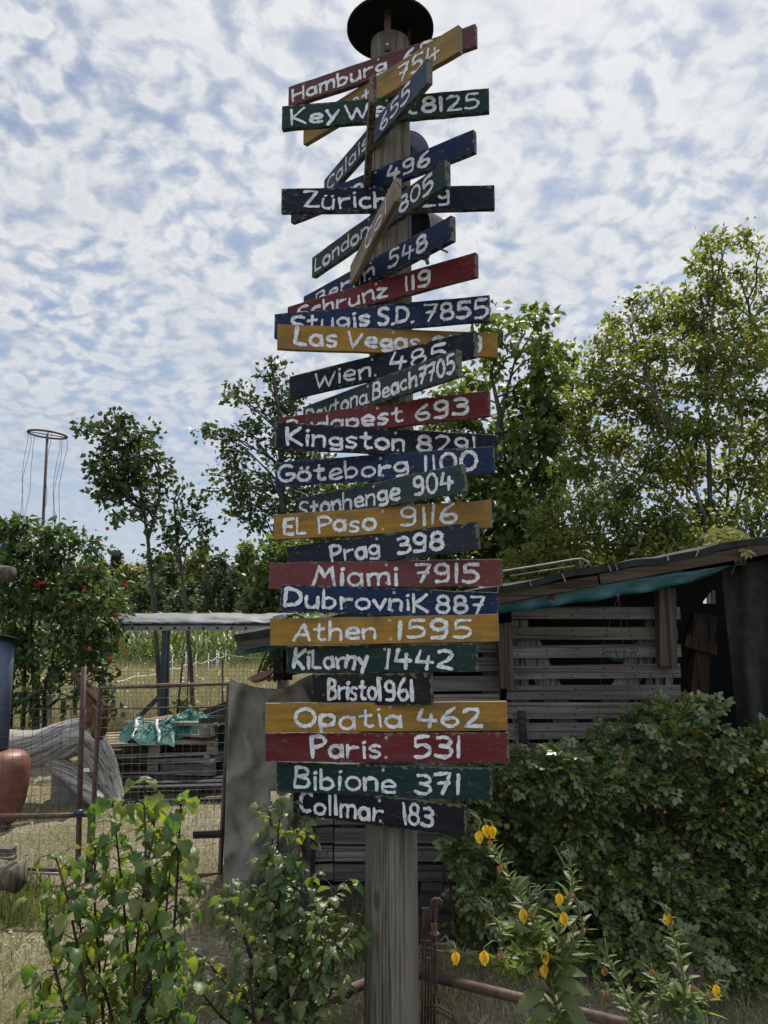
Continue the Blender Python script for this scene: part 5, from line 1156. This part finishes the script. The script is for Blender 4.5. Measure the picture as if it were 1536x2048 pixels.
mb.build('side_boards', MAT['slat'], cr); mb = MB(); mb.box(ct + [.24, -.015, .16], (.05, .012, .32)); mb.box(ct + [-.24, -.015, .16], (.05, .012, .32)); mb.build('corner_battens', MAT['slatz'], cr); mb = MB(); mb.box(ct + [0, .2, .02], (.48, .38, .02)); mb.build('base', MAT['darkwood'], cr)
mb = lumpy([G(405, 1572) + [0, .2, .09], G(470, 1570) + [0, .25, .09]], [.09, .09], seed=12); o = mb.build('short_log', MAT['log'], None, True, origin=G(430, 1570)); tag(o, 'short pale log lying behind the right gate stile', 'log')
# heap of green tarpaulin: creased facets slumped over the pallets
hp = P(335, 1480, 7.7); tp_ = thing('tarpaulin_heap', (hp[0], 7.7, .6), 'crumpled green tarpaulin heaped on the pallet stack', 'tarpaulin')
def crumple(x0, x1, y0, y1, zb, hh, n, m, seed, th=0.0):
    A = np.zeros((n, m, 3)); jx = rng.normal(0, .010, (n, m, 3))
    for i in range(n):
        for j in range(m):
            s = i / (n - 1); t_ = j / (m - 1); e = min(1, 6 * s, 6 * (1 - s)) * min(1, 2.6 * t_, 5 * (1 - t_))
            r1 = 1 - abs(2 * vnoise(s * 4.2 + 2.4 * t_, t_ * 2.3 - s, seed) - 1); r2 = 1 - abs(2 * vnoise(s * 9 - 4 * t_, t_ * 5, seed + 1) - 1); big = vnoise(s * 2.6 + 1, t_ * 1.7, seed + 2)
            z = zb + e * hh * (.25 + .75 * big) * (.45 + .6 * r1 ** 2 + .25 * r2 ** 2) - .13 * max(0, .25 - t_) / .25 * vnoise(s * 6, 1.5, seed + 3)
            A[i, j] = np.array([x0 + (x1 - x0) * s + .05 * (vnoise(t_ * 4, s * 5, seed + 4) - .5), y0 + (y1 - y0) * t_ + .10 * (vnoise(s * 7, t_ * 2, seed + 5) - .5), z]) + jx[i, j] * e
    return A
A = crumple(P(236, 1490, 7.4)[0], P(352, 1490, 7.4)[0], 7.28, 7.9, .50, .19, 46, 26, 70)
mb = MB(); mb.grid(A); o = mb.build('sheet', MAT['tealheap'], tp_); solidify(o, .003)
A2 = crumple(P(322, 1480, 7.5)[0], P(432, 1480, 7.5)[0], 7.45, 8.0, .565, .16, 42, 24, 80)
mb = MB(); mb.grid(A2); o = mb.build('sheet', MAT['tealheap'], tp_); solidify(o, .003)
for (ia, ib, ja, jb) in ((22, 33, 15, 0), (8, 14, 12, 0)):
    ii = np.linspace(ia, ib, 18).round().astype(int); jj = np.linspace(ja, jb, 18).round().astype(int); Sg = np.zeros((18, 3, 3))
    for q in range(18):
        for k_ in range(3): Sg[q, k_] = A[ii[q] + k_, jj[q]] + [0, -.012, .014]
    mb = MB(); mb.grid(Sg); o = mb.build('hem_band', MAT['hem'], tp_, True); solidify(o, .002)
# lean-to of dark boards and blue sheet beside the screen
lt = thing('board_pile', G(430, 1530), 'dark boards leaning over blue sheeting behind the gate latch', 'board pile'); mb = MB()
mb.beam(P(372, 1440, 8.0), P(470, 1402, 8.0), .06, .05); mb.beam(P(380, 1446, 7.9), P(470, 1414, 7.9), .05, .3); mb.build('boards', MAT['darkwood'], lt)
n = 12; A2 = np.zeros((n, n, 3))
for i in range(n):
    for j in range(n): A2[i, j] = P(424 + 50 * i / (n - 1), 1425 + 110 * j / (n - 1), 7.9 + .06 * vnoise(i * .8, j * .6, 60))
mb = MB(); mb.grid(A2); o = mb.build('sheeting', MAT['teal'], lt, True); solidify(o, .003)
# log slab and plank at lower left
c = G(10, 1790); mb = lumpy([P(-90, 1748, 4.55), P(-20, 1748, 4.5), P(36, 1757, 4.42)], [.085, .08, .07], seed=15, amp=.06); o = mb.build('split_log', MAT['bark'], None, True, origin=c); tag(o, 'grey split log lying in the grass at the lower left edge', 'log')
mb = MB(); mb.box(P(-20, 1706, 5.25), (.32, .06, .075), rz=-.05, jitter=.002); mb.box(P(-20, 1716, 5.2), (.32, .06, .02)); o = mb.build('timber_offcut', MAT['slat'], None, origin=P(-20, 1716, 5.2)); tag(o, 'short grey timber offcut behind the split log', 'timber')
# posts under the vine
for (xa, ya, xb, yb2, wd, lab) in [(98, 1392, 96, 1470, .075, 'short grey post with a pale top under the flowering vine'), (128, 1398, 126, 1465, .06, 'dark post right of the pale topped one under the vine'), (151, 1385, 150, 1455, .06, 'black post behind the dead root under the vine')]:
    b = G(xb, yb2); top_ = P(xa, ya, b[1]); root = thing('fence_post', b, lab, 'post', 'old posts under the flowering vine'); mb = MB(); mb.beam(b - [0, 0, .03], top_, wd, wd * .8, up=(1, 0, 0), jitter=.006); mb.build('shaft', MAT['slatz' if xa == 98 else 'darkwood'], root)
    mb = MB(); mb.lathe(top_ - [0, 0, .005], [(.0, .03), (.03, .025), (.04, .0), (.036, -.03)], 10); mb.build('cap', MAT['concrete' if xa != 151 else 'darkwood'], root, True)
mb = MB(); c = P(0, 1146, 7.0); mb.tube([P(-120, 1140, 6.9), P(-20, 1143, 6.85), P(24, 1148, 6.8)], [.075, .072, .066], 16, True, .02); o = mb.build('roof_pole', MAT['bark'], None, True, origin=c); tag(o, 'sawn round timber end jutting in at the left edge above the vine', 'timber')

# ring on a pole
YR = 10.0; root = thing('ring_pole', G(70, 1500) * [1, 1, 0] + [0, 0, 0], 'thin pole topped by an iron ring with hanging strings, above the vine', 'ring pole'); root.location = (P(80, 1400, YR)[0], YR, 0); WLOC[root.name] = np.array(root.location)
mb = MB(); c = P(95, 869, YR); mb.tube([(root.location[0], YR, 0), P(80, 1200, YR), P(86, 1045, YR), c], [.024, .022, .020, .018], 8); mb.build('pole', MAT['darkrust'], root, True)
rr = 38 * m_per_px(YR) * .98; mb = MB(); ringp = [c + np.array([rr * math.cos(a), rr * math.sin(a), .06 * math.cos(a) * -.3]) for a in np.linspace(0, 2 * math.pi, 41)]
mb.tube(ringp, .014, 6, False); mb.tube([ringp[3], c, ringp[23]], .007, 5); mb.tube([ringp[13], c, ringp[33]], .007, 5); mb.build('ring', MAT['darkrust'], root, True)
for k_ in (1, 8, 17, 21, 26, 34, 38):
    mb = MB(); p0 = ringp[k_]; mb.tube([p0 + np.array([rng.normal(0, .007) - .06 * s + .02 * math.sin(s * 7 + k_), rng.normal(0, .006), -s * 1.25]) if s > 0 else p0 for s in np.linspace(0, 1, 9)], .0035, 4, False); mb.build('string', MAT['steel'], root)

# ================================================================== TRUMPET VINE
YV = 9.2
vb = pxblobs([(30, 1062, 46, 20), (90, 1072, 44, 20), (15, 1100, 50, 30), (140, 1080, 40, 16), (185, 1090, 26, 12), (70, 1110, 60, 30), (130, 1120, 44, 26), (30, 1150, 50, 30), (90, 1160, 50, 34), (150, 1165, 44, 34), (195, 1150, 34, 26), (215, 1190, 36, 34), (170, 1210, 50, 36), (110, 1215, 50, 34), (40, 1210, 50, 40), (-20, 1150, 50, 60), (-20, 1240, 50, 50), (60, 1270, 50, 30), (120, 1270, 44, 30), (180, 1265, 44, 34), (220, 1250, 34, 30), (215, 1300, 26, 26), (175, 1315, 36, 26), (130, 1325, 34, 24), (190, 1355, 28, 22), (210, 1400, 14, 26), (60, 1320, 44, 22), (90, 1360, 30, 16), (20, 1300, 40, 30), (245, 1215, 16, 14), (160, 1390, 24, 16), (-30, 1330, 50, 40), (10, 1060, 36, 16), (55, 1050, 30, 12), (110, 1060, 26, 10), (205, 1105, 20, 10), (30, 1385, 26, 40), (60, 1410, 18, 36)], YV, .45)
vine = tree('trumpet_vine', 'dense dark trumpet vine with red flowers on the left', 'vine', [[G(70, 1480), P(72, 1400, YV), P(60, 1280, YV), P(70, 1150, YV)], [G(90, 1478), P(88, 1390, YV), P(110, 1290, YV), P(150, 1180, YV)], [G(20, 1480), P(22, 1380, YV), P(30, 1240, YV), P(40, 1120, YV)], [G(45, 1480), P(50, 1340, YV), P(20, 1200, YV)]],
            vb, 'l_vine', .10, 420, T_simple(.27, .2), tr=(.05, .012), clump=.06, per=12, droop=.6, barkm='twig')
for (px, py) in [(215, 1057), (170, 1137), (160, 1166), (168, 1181), (146, 1204), (140, 1206), (80, 1167), (88, 1165), (72, 1170), (252, 1171), (238, 1204), (232, 1231), (170, 1296), (178, 1298), (253, 1303), (235, 1281), (220, 1318), (190, 1352)]:
    c = P(px, py, YV - .42); mb = MB(); d = unit(np.array([rng.normal(0, .6), -.8, rng.normal(-.1, .5)])); mb.lathe(c, [(.003, -.04), (.006, -.02), (.010, .0), (.020, .010), (.022, .012), (.008, .002)], 8, axisM(d)); mb.build('flower', MAT['redpetal'], vine, True)

# ================================================================== ROSE HEDGE
PIN = []
def pinnate(lb, pos, dirs, ups, size, npair=3, tm=None):
    """compound leaf: npair pairs of leaflets and one at the tip"""
    x = unit(dirs); z = unit(ups - x * (ups * x).sum(-1, keepdims=True)); y = np.cross(z, x); size = np.asarray(size).reshape(-1, 1)
    for k_ in range(npair):
        s = .35 + .5 * k_ / max(1, npair - 1) if npair > 1 else .5
        for sg in (1, -1):
            dd = x * .35 + y * sg; lb.add(tm, pos + x * size * s - z * size * .12 * s * s, dd + rng.normal(0, .1, dd.shape), z + rng.normal(0, .22, z.shape), size[:, 0] * rng.uniform(.36, .46, len(pos)))
    lb.add(tm, pos + x * size * .88 - z * size * .1, x - z * .2, z, size[:, 0] * .48)
hb = [(910, 1545, 36, 34), (960, 1530, 44, 34), (1000, 1570, 50, 44), (930, 1620, 46, 46), (1060, 1540, 50, 40), (1120, 1530, 46, 36), (1100, 1590, 56, 50), (1010, 1650, 60, 50), (930, 1700, 40, 40), (1180, 1510, 50, 30), (1230, 1490, 44, 34), (1280, 1455, 40, 34), (1310, 1425, 34, 26), (1370, 1430, 40, 28), (1410, 1420, 26, 16), (1350, 1470, 50, 36), (1420, 1480, 40, 34), (1250, 1550, 60, 44), (1180, 1590, 56, 50), (1340, 1540, 56, 44), (1430, 1540, 50, 40), (1490, 1500, 44, 30), (1530, 1480, 36, 30), (1500, 1560, 50, 50), (1120, 1660, 60, 50), (1220, 1660, 60, 50), (1320, 1620, 56, 50), (1420, 1630, 56, 50), (1520, 1650, 50, 60), (1030, 1730, 56, 50), (1120, 1750, 60, 50), (1210, 1750, 60, 50), (1310, 1720, 60, 50), (1400, 1730, 60, 50), (1500, 1750, 60, 60), (980, 1790, 50, 40), (1180, 1840, 66, 50), (1290, 1820, 66, 50), (1390, 1830, 60, 50), (1490, 1850, 60, 60), (1250, 1900, 60, 50), (1350, 1920, 60, 50), (1460, 1940, 70, 50), (1050, 1820, 50, 40), (950, 1760, 40, 40), (1570, 1560, 60, 60), (1580, 1700, 60, 70), (1580, 1850, 60, 70), (1150, 1920, 60, 40), (960, 1850, 50, 30), (1060, 1890, 50, 30), (1180, 1960, 70, 36), (1290, 1970, 70, 36), (1400, 1985, 70, 36), (1500, 1990, 70, 40), (1090, 1950, 50, 24)]
YH = 3.95
hedge = thing('rose_hedge', G(1250, 1990), 'dense dark green rose hedge in front of the shed', 'hedge')
lb = LB(); lb2 = LB(); tw = MB(); tmr = T_ell(.34, .15, .05, 3)
for b in hb:
    yy = YH + rng.uniform(-.28, .28) - max(0, (b[1] - 1700)) * .0011; k_ = m_per_px(yy); c = P(b[0], b[1], yy); r = np.array([b[2] * k_, max(b[2], b[3]) * k_ * .8, b[3] * k_])
    nt = int(125 * (b[2] * b[3]) / 2500) + 16
    d = rdir(nt); d[:, 1] -= .25; rad = rng.random(nt) ** .45; pos = c + d * r * rad[:, None]
    dr = unit(d * [1, 1, .4] + rng.normal(0, .6, (nt, 3)) + [0, -.3, .05]); up = np.array([0, -.25, 1.0]) + rng.normal(0, .35, (nt, 3))
    pinnate(lb, pos, dr, up, rng.uniform(.045, .085, nt), 3, tmr)
    base = np.array([c[0] + rng.normal(0, .05), c[1] + .30, 0.0])
    tw.tube([base, base * .4 + c * .6 + rng.normal(0, .04, 3) + [0, .12, 0], c + [0, .05, 0]], [.008, .006, .003], 5, False)
    for q in range(4): tw.tube([c, c + d[q] * r * .9], [.003, .0015], 4, False)
tw.build('stems', MAT['twig'], hedge); lb.build('foliage', MAT['l_rose'], hedge)
lbY = LB(); pp = np.array([P(px, py, 3.72) for px, py in [(1350, 1450), (1138, 1605), (1345, 1455), (1500, 1530), (1280, 1625), (1065, 1640), (1242, 1555), (1190, 1770), (1262, 1778), (1272, 1770), (1515, 1535), (985, 1665), (1020, 1655)]]); lbY.add(tmr, pp, rdir(len(pp)), np.array([0, -1, .5]) + rng.normal(0, .3, (len(pp), 3)), .04); lbY.build('yellow_leaves', MAT['l_creeper'], hedge)
for (px, py) in [(1123, 1690), (1130, 1652), (1240, 1521), (1447, 1620), (1330, 1625)]:
    mb = MB(); c = P(px, py, 3.62); mb.lathe(c, [(0, -.007), (.005, -.005), (.007, 0), (.005, .005), (.002, .007), (.004, .011)], 10); mb.build('rose_hip', MAT['hip'], hedge, True)

# ================================================================== FOREGROUND SHRUBS
LOBES = [T_lobed(s, d_) for s, d_ in ((1, .25), (2, .5), (3, .8), (4, .4))]
def shrub(name, label, Y, stems, sidesp, leaf, mat, density, spread, group=None, drop=.5):
    b0 = P(*stems[0][0], Y); root = thing(name, (b0[0], Y, 0), label, 'shrub', group); mb = MB(); lb = LB()
    for st in stems:
        yo = rng.uniform(-.14, .14); pts = [P(px, py, Y + yo * (1 - .3 * i / len(st))) for i, (px, py) in enumerate(st)]
        if pts[0][2] > .02: pts = [np.array([pts[0][0] * .9 + b0[0] * .1, pts[0][1], 0.0])] + pts
        pts = [np.array(q) for q in smooth_pts(pts, 5)]
        mb.tube(pts, list(np.linspace(.0075, .0022, len(pts))), 6, False)
        acc = 0
        for a, b in zip(pts[:-1], pts[1:]):
            L = np.linalg.norm(b - a); acc += L * density
            while acc > 1:
                acc -= 1
                s = rng.random(); p0 = a + (b - a) * s; az = rng.random() * 6.283; low = np.clip((b[2] - .1) / .9, 0, 1)
                pl_ = spread * rng.uniform(.5, 1.25); tip = p0 + np.array([math.cos(az) * pl_, math.sin(az) * pl_, pl_ * rng.uniform(.0, .7)])
                mb.tube([p0, (p0 + tip) / 2 + [0, 0, .01], tip], [.0018, .0014, .001], 4, False)
                d = np.array([math.cos(az), math.sin(az), -drop * rng.uniform(.2, 1.8)]) + rng.normal(0, .25, 3); u = np.array([math.cos(az) * .35, math.sin(az) * .35, 1.0]) + rng.normal(0, .3, 3)
                lb.add(LOBES[rng.integers(4)], [tip], [d], [u], leaf * rng.uniform(.55, 1.2))
        p0 = pts[-1]                                              # young leaves at the tip
        for q in range(5):
            az = q * 1.3 + rng.random(); lb.add(LOBES[q % 4], [p0], [np.array([math.cos(az), math.sin(az), .3 - .5 * rng.random()])], [np.array([0, 0, 1.0]) + rng.normal(0, .3, 3)], leaf * rng.uniform(.35, .75))
    mb.build('stems', MAT['twig'], root, True); lb.build('foliage', MAT[mat], root, True); return root
shrub('currant_shrub', 'upright shrub with broad drooping lobed leaves in the left foreground', 2.55,
      [[(300, 2100), (300, 1900), (292, 1720), (288, 1560)], [(260, 2100), (255, 1900), (240, 1740), (225, 1600)], [(330, 2100), (345, 1900), (355, 1750), (362, 1600)], [(180, 2100), (165, 1950), (135, 1800), (110, 1710)], [(150, 2100), (120, 1980), (95, 1870), (95, 1790)], [(210, 2100), (200, 1950), (190, 1820), (190, 1690)], [(340, 2100), (320, 1960), (300, 1820), (260, 1690)], [(360, 2100), (330, 1980), (330, 1860), (345, 1690)], [(230, 2100), (215, 2000), (170, 1900), (150, 1780)], [(90, 2110), (85, 2040), (80, 1960)], [(300, 2100), (270, 1980), (280, 1840), (310, 1640)], [(130, 2110), (140, 2040), (200, 1960), (215, 1900)]],
      None, .053, 'l_currant', 74, .060, drop=1.15)
shrub('currant_bush', 'spreading currant bush with small lobed leaves left of the pole', 2.9,
      [[(560, 2080), (555, 1920), (550, 1780), (562, 1600)], [(555, 1850), (575, 1720), (610, 1640)], [(555, 1780), (545, 1690), (540, 1620)], [(580, 2080), (610, 1930), (650, 1820), (685, 1770)], [(590, 2080), (640, 1950), (700, 1850)], [(540, 2080), (510, 1950), (480, 1840), (470, 1760)], [(530, 2080), (470, 1990), (420, 1930), (385, 1900)], [(560, 2080), (590, 1920), (600, 1800), (610, 1740)], [(520, 2080), (500, 1980), (500, 1900), (445, 1800)], [(570, 2080), (560, 1960), (540, 1860), (520, 1790)], [(600, 2080), (610, 1990), (650, 1900), (640, 1840)], [(520, 2080), (450, 2040), (400, 1980)], [(560, 2080), (520, 2010), (570, 1930), (580, 1840)], [(600, 2090), (570, 2020), (620, 1960), (690, 1880)], [(500, 2090), (480, 2030), (530, 1960)], [(610, 2080), (660, 1990), (670, 1900), (710, 1850)]],
      None, .043, 'l_bush', 92, .062, drop=.35)
root = thing('flower_spike', G(285, 2060), 'dry dark seed spike standing in the left foreground shrub', 'seed head'); mb = MB(); lb = LB()
pts = [P(282, 2070, 2.4), P(288, 2000, 2.4), P(296, 1945, 2.4)]; mb.tube([np.array([pts[0][0], 2.4, 0])] + pts, .003, 5); mb.build('stem', MAT['twig'], root)
q = rng.random(90); pp = np.array([np.array(pts[0]) * (1 - s) + np.array(pts[2]) * s for s in q]); lb.add(TS, pp, rdir(90) + [0, 0, .3], rdir(90), .018); lb.build('seed_husks', MAT['darkwood'], root)

# evening primroses
TL_ = T_ell(.16, .25, .05, 5)
def primrose(label, Y, stems, flowers, faded, basal):
    b0 = P(*stems[0][0], Y); root = thing('evening_primrose', (b0[0], Y, 0), label, 'flower', 'evening primroses in the foreground'); mb = MB(); lb = LB()
    allp = []
    for st in stems:
        yo = rng.uniform(-.05, .05); pts = [P(px, py, Y + yo) for px, py in st]
        if st[0][1] > 2040: pts = [np.array([pts[0][0], pts[0][1], 0.0])] + pts
        pts = smooth_pts(pts, 7); allp += [np.array(q_) for q_ in pts]; mb.tube(pts, list(np.linspace(.006, .0025, len(pts))), 6, False)
        Ls = [np.linalg.norm(np.array(b) - np.array(a)) for a, b in zip(pts[:-1], pts[1:])]; tot = sum(Ls); run = 0; ph = rng.random() * 6
        for a, b, L in zip(pts[:-1], pts[1:], Ls):
            ax_ = (np.array(b) - np.array(a)) / (L + 1e-9)
            for k_ in range(max(1, int(L * 190))):
                s = (run + L * rng.random()) / tot; p0 = np.array(a) + (np.array(b) - np.array(a)) * rng.random(); ph += 2.4
                e = np.array([math.cos(ph), math.sin(ph), 0]); d = ax_ * rng.uniform(.5, 1.1) + e; sz = (.085 * (1 - s) + .03) * rng.uniform(.6, 1.15)
                if p0[2] > .12: lb.add(TL_, [p0], [d], [ax_ - e * .3 + rng.normal(0, .2, 3)], sz)
            run += L
        top_ = np.array(pts[-1]); ax_ = unit(np.array(pts[-1]) - np.array(pts[-3]))
        for q in range(5): mb.tube([top_, top_ + (ax_ + rng.normal(0, .45, 3)) * .028, top_ + (ax_ + rng.normal(0, .3, 3)) * .045], [.003, .0035, .001], 5, False)
    for (px, py, sz, up_) in [(q[0], q[1], q[2] * .72, q[3]) for q in basal]:
        c = P(px, py, Y); lb.add(T_ell(.22, .45, .06, 7), [c], [np.array([math.cos(up_), -.35, math.sin(up_)])], [np.array([-math.sin(up_) * .5, -.6, .8])], sz)
    allp = np.array(allp)
    for (px, py) in flowers + faded:                              # a stalk from each bloom to the nearest stem
        c = P(px, py - 12, Y - .03); q = allp[np.argmin(np.linalg.norm(allp - c, axis=1))]; mb.tube([q, (q + c) / 2 + [0, 0, .018], c + [0, 0, .008], c], [.0022, .0018, .0016, .003], 5, False)
    mb.build('stems', MAT['greenstem'], root, True); lb.build('foliage', MAT['l_prim'], root, True)
    for grp, mt, nm in ((flowers, 'petal', 'flower'), (faded, 'wilted', 'wilted_flower')):
        for (px, py) in grp:
            c = P(px, py - 12, Y - .03); f = LB()
            for k_ in range(4 if nm == 'flower' else 3):
                az = k_ * 1.57 + rng.random() * .4; f.add(T_ell(.36, .1, -.1, 4), [c], [np.array([math.cos(az) * .32, math.sin(az) * .32, -1.0])], [np.array([math.cos(az), math.sin(az), .3])], (.040 if nm == 'flower' else .026) * rng.uniform(.85, 1.1))
            f.build(nm, MAT[mt], root, True)
primrose('tall evening primrose with drooping yellow flowers right of the pole', 2.45,
         [[(1118, 2070), (1105, 1980), (1090, 1900), (1060, 1830), (1020, 1755), (985, 1690), (965, 1655)], [(1100, 1960), (1110, 1890), (1130, 1820), (1145, 1760), (1140, 1735)], [(1090, 1930), (1040, 1940), (985, 1925), (940, 1912), (905, 1895)], [(1085, 1900), (1040, 1860), (1000, 1850), (985, 1830)], [(1110, 1950), (1140, 1900), (1165, 1860), (1160, 1830)], [(1080, 1890), (1060, 1870), (1050, 1840), (1062, 1800)], [(1100, 1940), (1050, 1915), (1010, 1895), (1005, 1880)]],
         [(958, 1672), (984, 1662), (1118, 1797), (1046, 1828), (1127, 1835), (911, 1914), (968, 1912), (1090, 1912), (1088, 1940), (972, 1660)], [(980, 1690), (1165, 1872), (1062, 1835), (1150, 1860), (1000, 1915), (1142, 1795), (1072, 1950), (1000, 1740)],
         [(1110, 1965, .14, .05), (1090, 1975, .15, 3.5), (1120, 2000, .16, -.5), (1095, 2010, .16, 3.9), (1110, 1940, .12, .2), (1105, 2030, .17, -.9), (1080, 2025, .16, 4.2), (1120, 2030, .14, -.2)])
primrose('shorter evening primrose at the lower right with few flowers left', 2.55,
         [[(1290, 2070), (1262, 2010), (1240, 1960), (1214, 1915)], [(1280, 2070), (1255, 2020), (1225, 1990), (1210, 1976)], [(1365, 2070), (1368, 1980), (1358, 1905), (1335, 1838)], [(1360, 2020), (1335, 1985), (1304, 1945)], [(1375, 2030), (1400, 2000), (1430, 1980)], [(1300, 2060), (1312, 2000), (1318, 1985)]],
         [(1334, 1834), (1432, 1980)], [(1209, 1945), (1303, 1948), (1420, 1995), (1342, 1850), (1385, 1980), (1212, 1990)],
         [(1370, 1990, .10, .3), (1350, 2010, .09, 2.9), (1300, 2020, .10, .6), (1385, 2015, .1, -.8)])

# ================================================================== low rusty pipe rail, iron stand, glass ball
root = thing('pipe_rail', G(800, 1985), 'low rusty pipe rail meeting at a corner behind the pole', 'pipe rail')
ap = G(800, 1938, .2)
for (px, py, nm) in ((470, 2075, 'pipe'), (1330, 2067, 'pipe')):
    e = G(px, py, .2); mb = MB(); d = (e - ap); mb.tube([ap + d * .015, ap + d * .5, e + d * .3], .0195, 14, True); mb.build(nm, MAT['rust'], root, True)
mb = MB(); mb.tube([ap * [1, 1, 0], ap + [0, 0, .03]], .024, 12); mb.build('post', MAT['rust'], root, True)
for s in (.35, .62):
    mb = MB(); e = G(470, 2075, .2); c = ap + (e - ap) * s; dd = axisM(e - ap); mb.tube([c + dd @ np.array([.025 * math.cos(a), .025 * math.sin(a), .006 * a / 6]) for a in np.linspace(0, 12.5, 30)], .0018, 4, False); mb.build('wire_tie', MAT['darkwire'], root)
YI = 3.16; root = thing('candle_stand', P(865, 2060, YI) * [1, 1, 0], 'rusty wrought iron candle stand half hidden behind the pole', 'candle stand'); mb = MB()
for i, xa in enumerate((846, 852, 858, 864, 870)):
    dy = .02 * (i % 3); mb.tube([P(xa - 2, 2085, YI + dy), P(xa - 1, 1960, YI + dy), P(xa, 1865, YI + dy), P(xa + 1.5 + .5 * i, 1815, YI + dy)], .0045, 6)
mb.tube([P(872, 1865, YI), P(874, 1990, YI), P(880, 2015, YI)], .0045, 6)
mb.build('rods', MAT['darkrust'], root, True)
for dx in (0, 7):
    mb = MB(); mb.tube([P(860 + dx, 1860, YI - .01), P(862 + dx, 1818, YI - .01), P(864 + dx, 1802, YI - .01), P(870 + dx, 1797, YI - .01), P(876 + dx, 1802, YI - .01), P(875 + dx, 1815, YI - .01)], .006, 8); mb.build('scroll', MAT['darkrust'], root, True)
for ya in (1882, 1896, 1916):
    mb = MB(); mb.tube([P(840, ya, YI - .012), P(864, ya + 1, YI - .012)], .004, 6); mb.build('crossbar', MAT['darkrust'], root, True)
for (px, py) in ((868, 1868), (902, 1904)):
    mb = MB(); c = P(px, py, YI - .04); mb.lathe(c, [(0, -.003), (.021, 0), (.021, .003), (.012, .003), (.0125, .036), (.0105, .036), (.0105, .006), (0, .005)], 18); mb.build('candle_cup', MAT['rust'], root, True)
mb = MB(); mb.tube([P(862, 1900, YI - .03), P(900, 1906, YI - .04)], .004, 6); mb.build('arm', MAT['darkrust'], root, True)
for e in ((922, 2052), (902, 2056)):
    mb = MB(); mb.tube([P(848, 2012 if e[0] > 910 else 2022, YI - .02), P(878, 2012 if e[0] > 910 else 2026, YI - .03), P(905, 2028 if e[0] > 910 else 2040, YI - .05), P(e[0], e[1] + 20, YI - .06)], .0048, 6); mb.build('foot', MAT['darkrust'], root, True)
root = thing('glass_ball', P(1383, 2080, 2.62) * [1, 1, 0], 'green glass ball on a rusty stake in the lower right', 'garden ornament'); mb = MB(); c = P(1383, 2024, 2.62)
mb.lathe(c, [(0.0, -.027)] + [(.027 * math.cos(a), .027 * math.sin(a)) for a in np.linspace(-1.5, 1.5, 16)] + [(0, .027)], 28); mb.build('ball', MAT['glass'], root, True)
mb = MB(); mb.tube([c * [1, 1, 0], c - [0, 0, .026]], .004, 6); mb.tube([c + [0, 0, .026], c + [0, .01, .06], c + [-.01, .01, .12]], [.005, .004, .003], 6); mb.build('stake', MAT['darkrust'], root, True)
lb = LB(); lb.add(T_ell(.2, .3, .05, 5), np.tile(c + [0, .01, .05], (4, 1)), np.array([(-.5, 0, 1), (.6, 0, .8), (.1, -.3, 1), (-.2, .3, 1)]), np.array([(0, -1, .3)] * 4), .09); lb.build('metal_leaf', MAT['darkrust'], root)
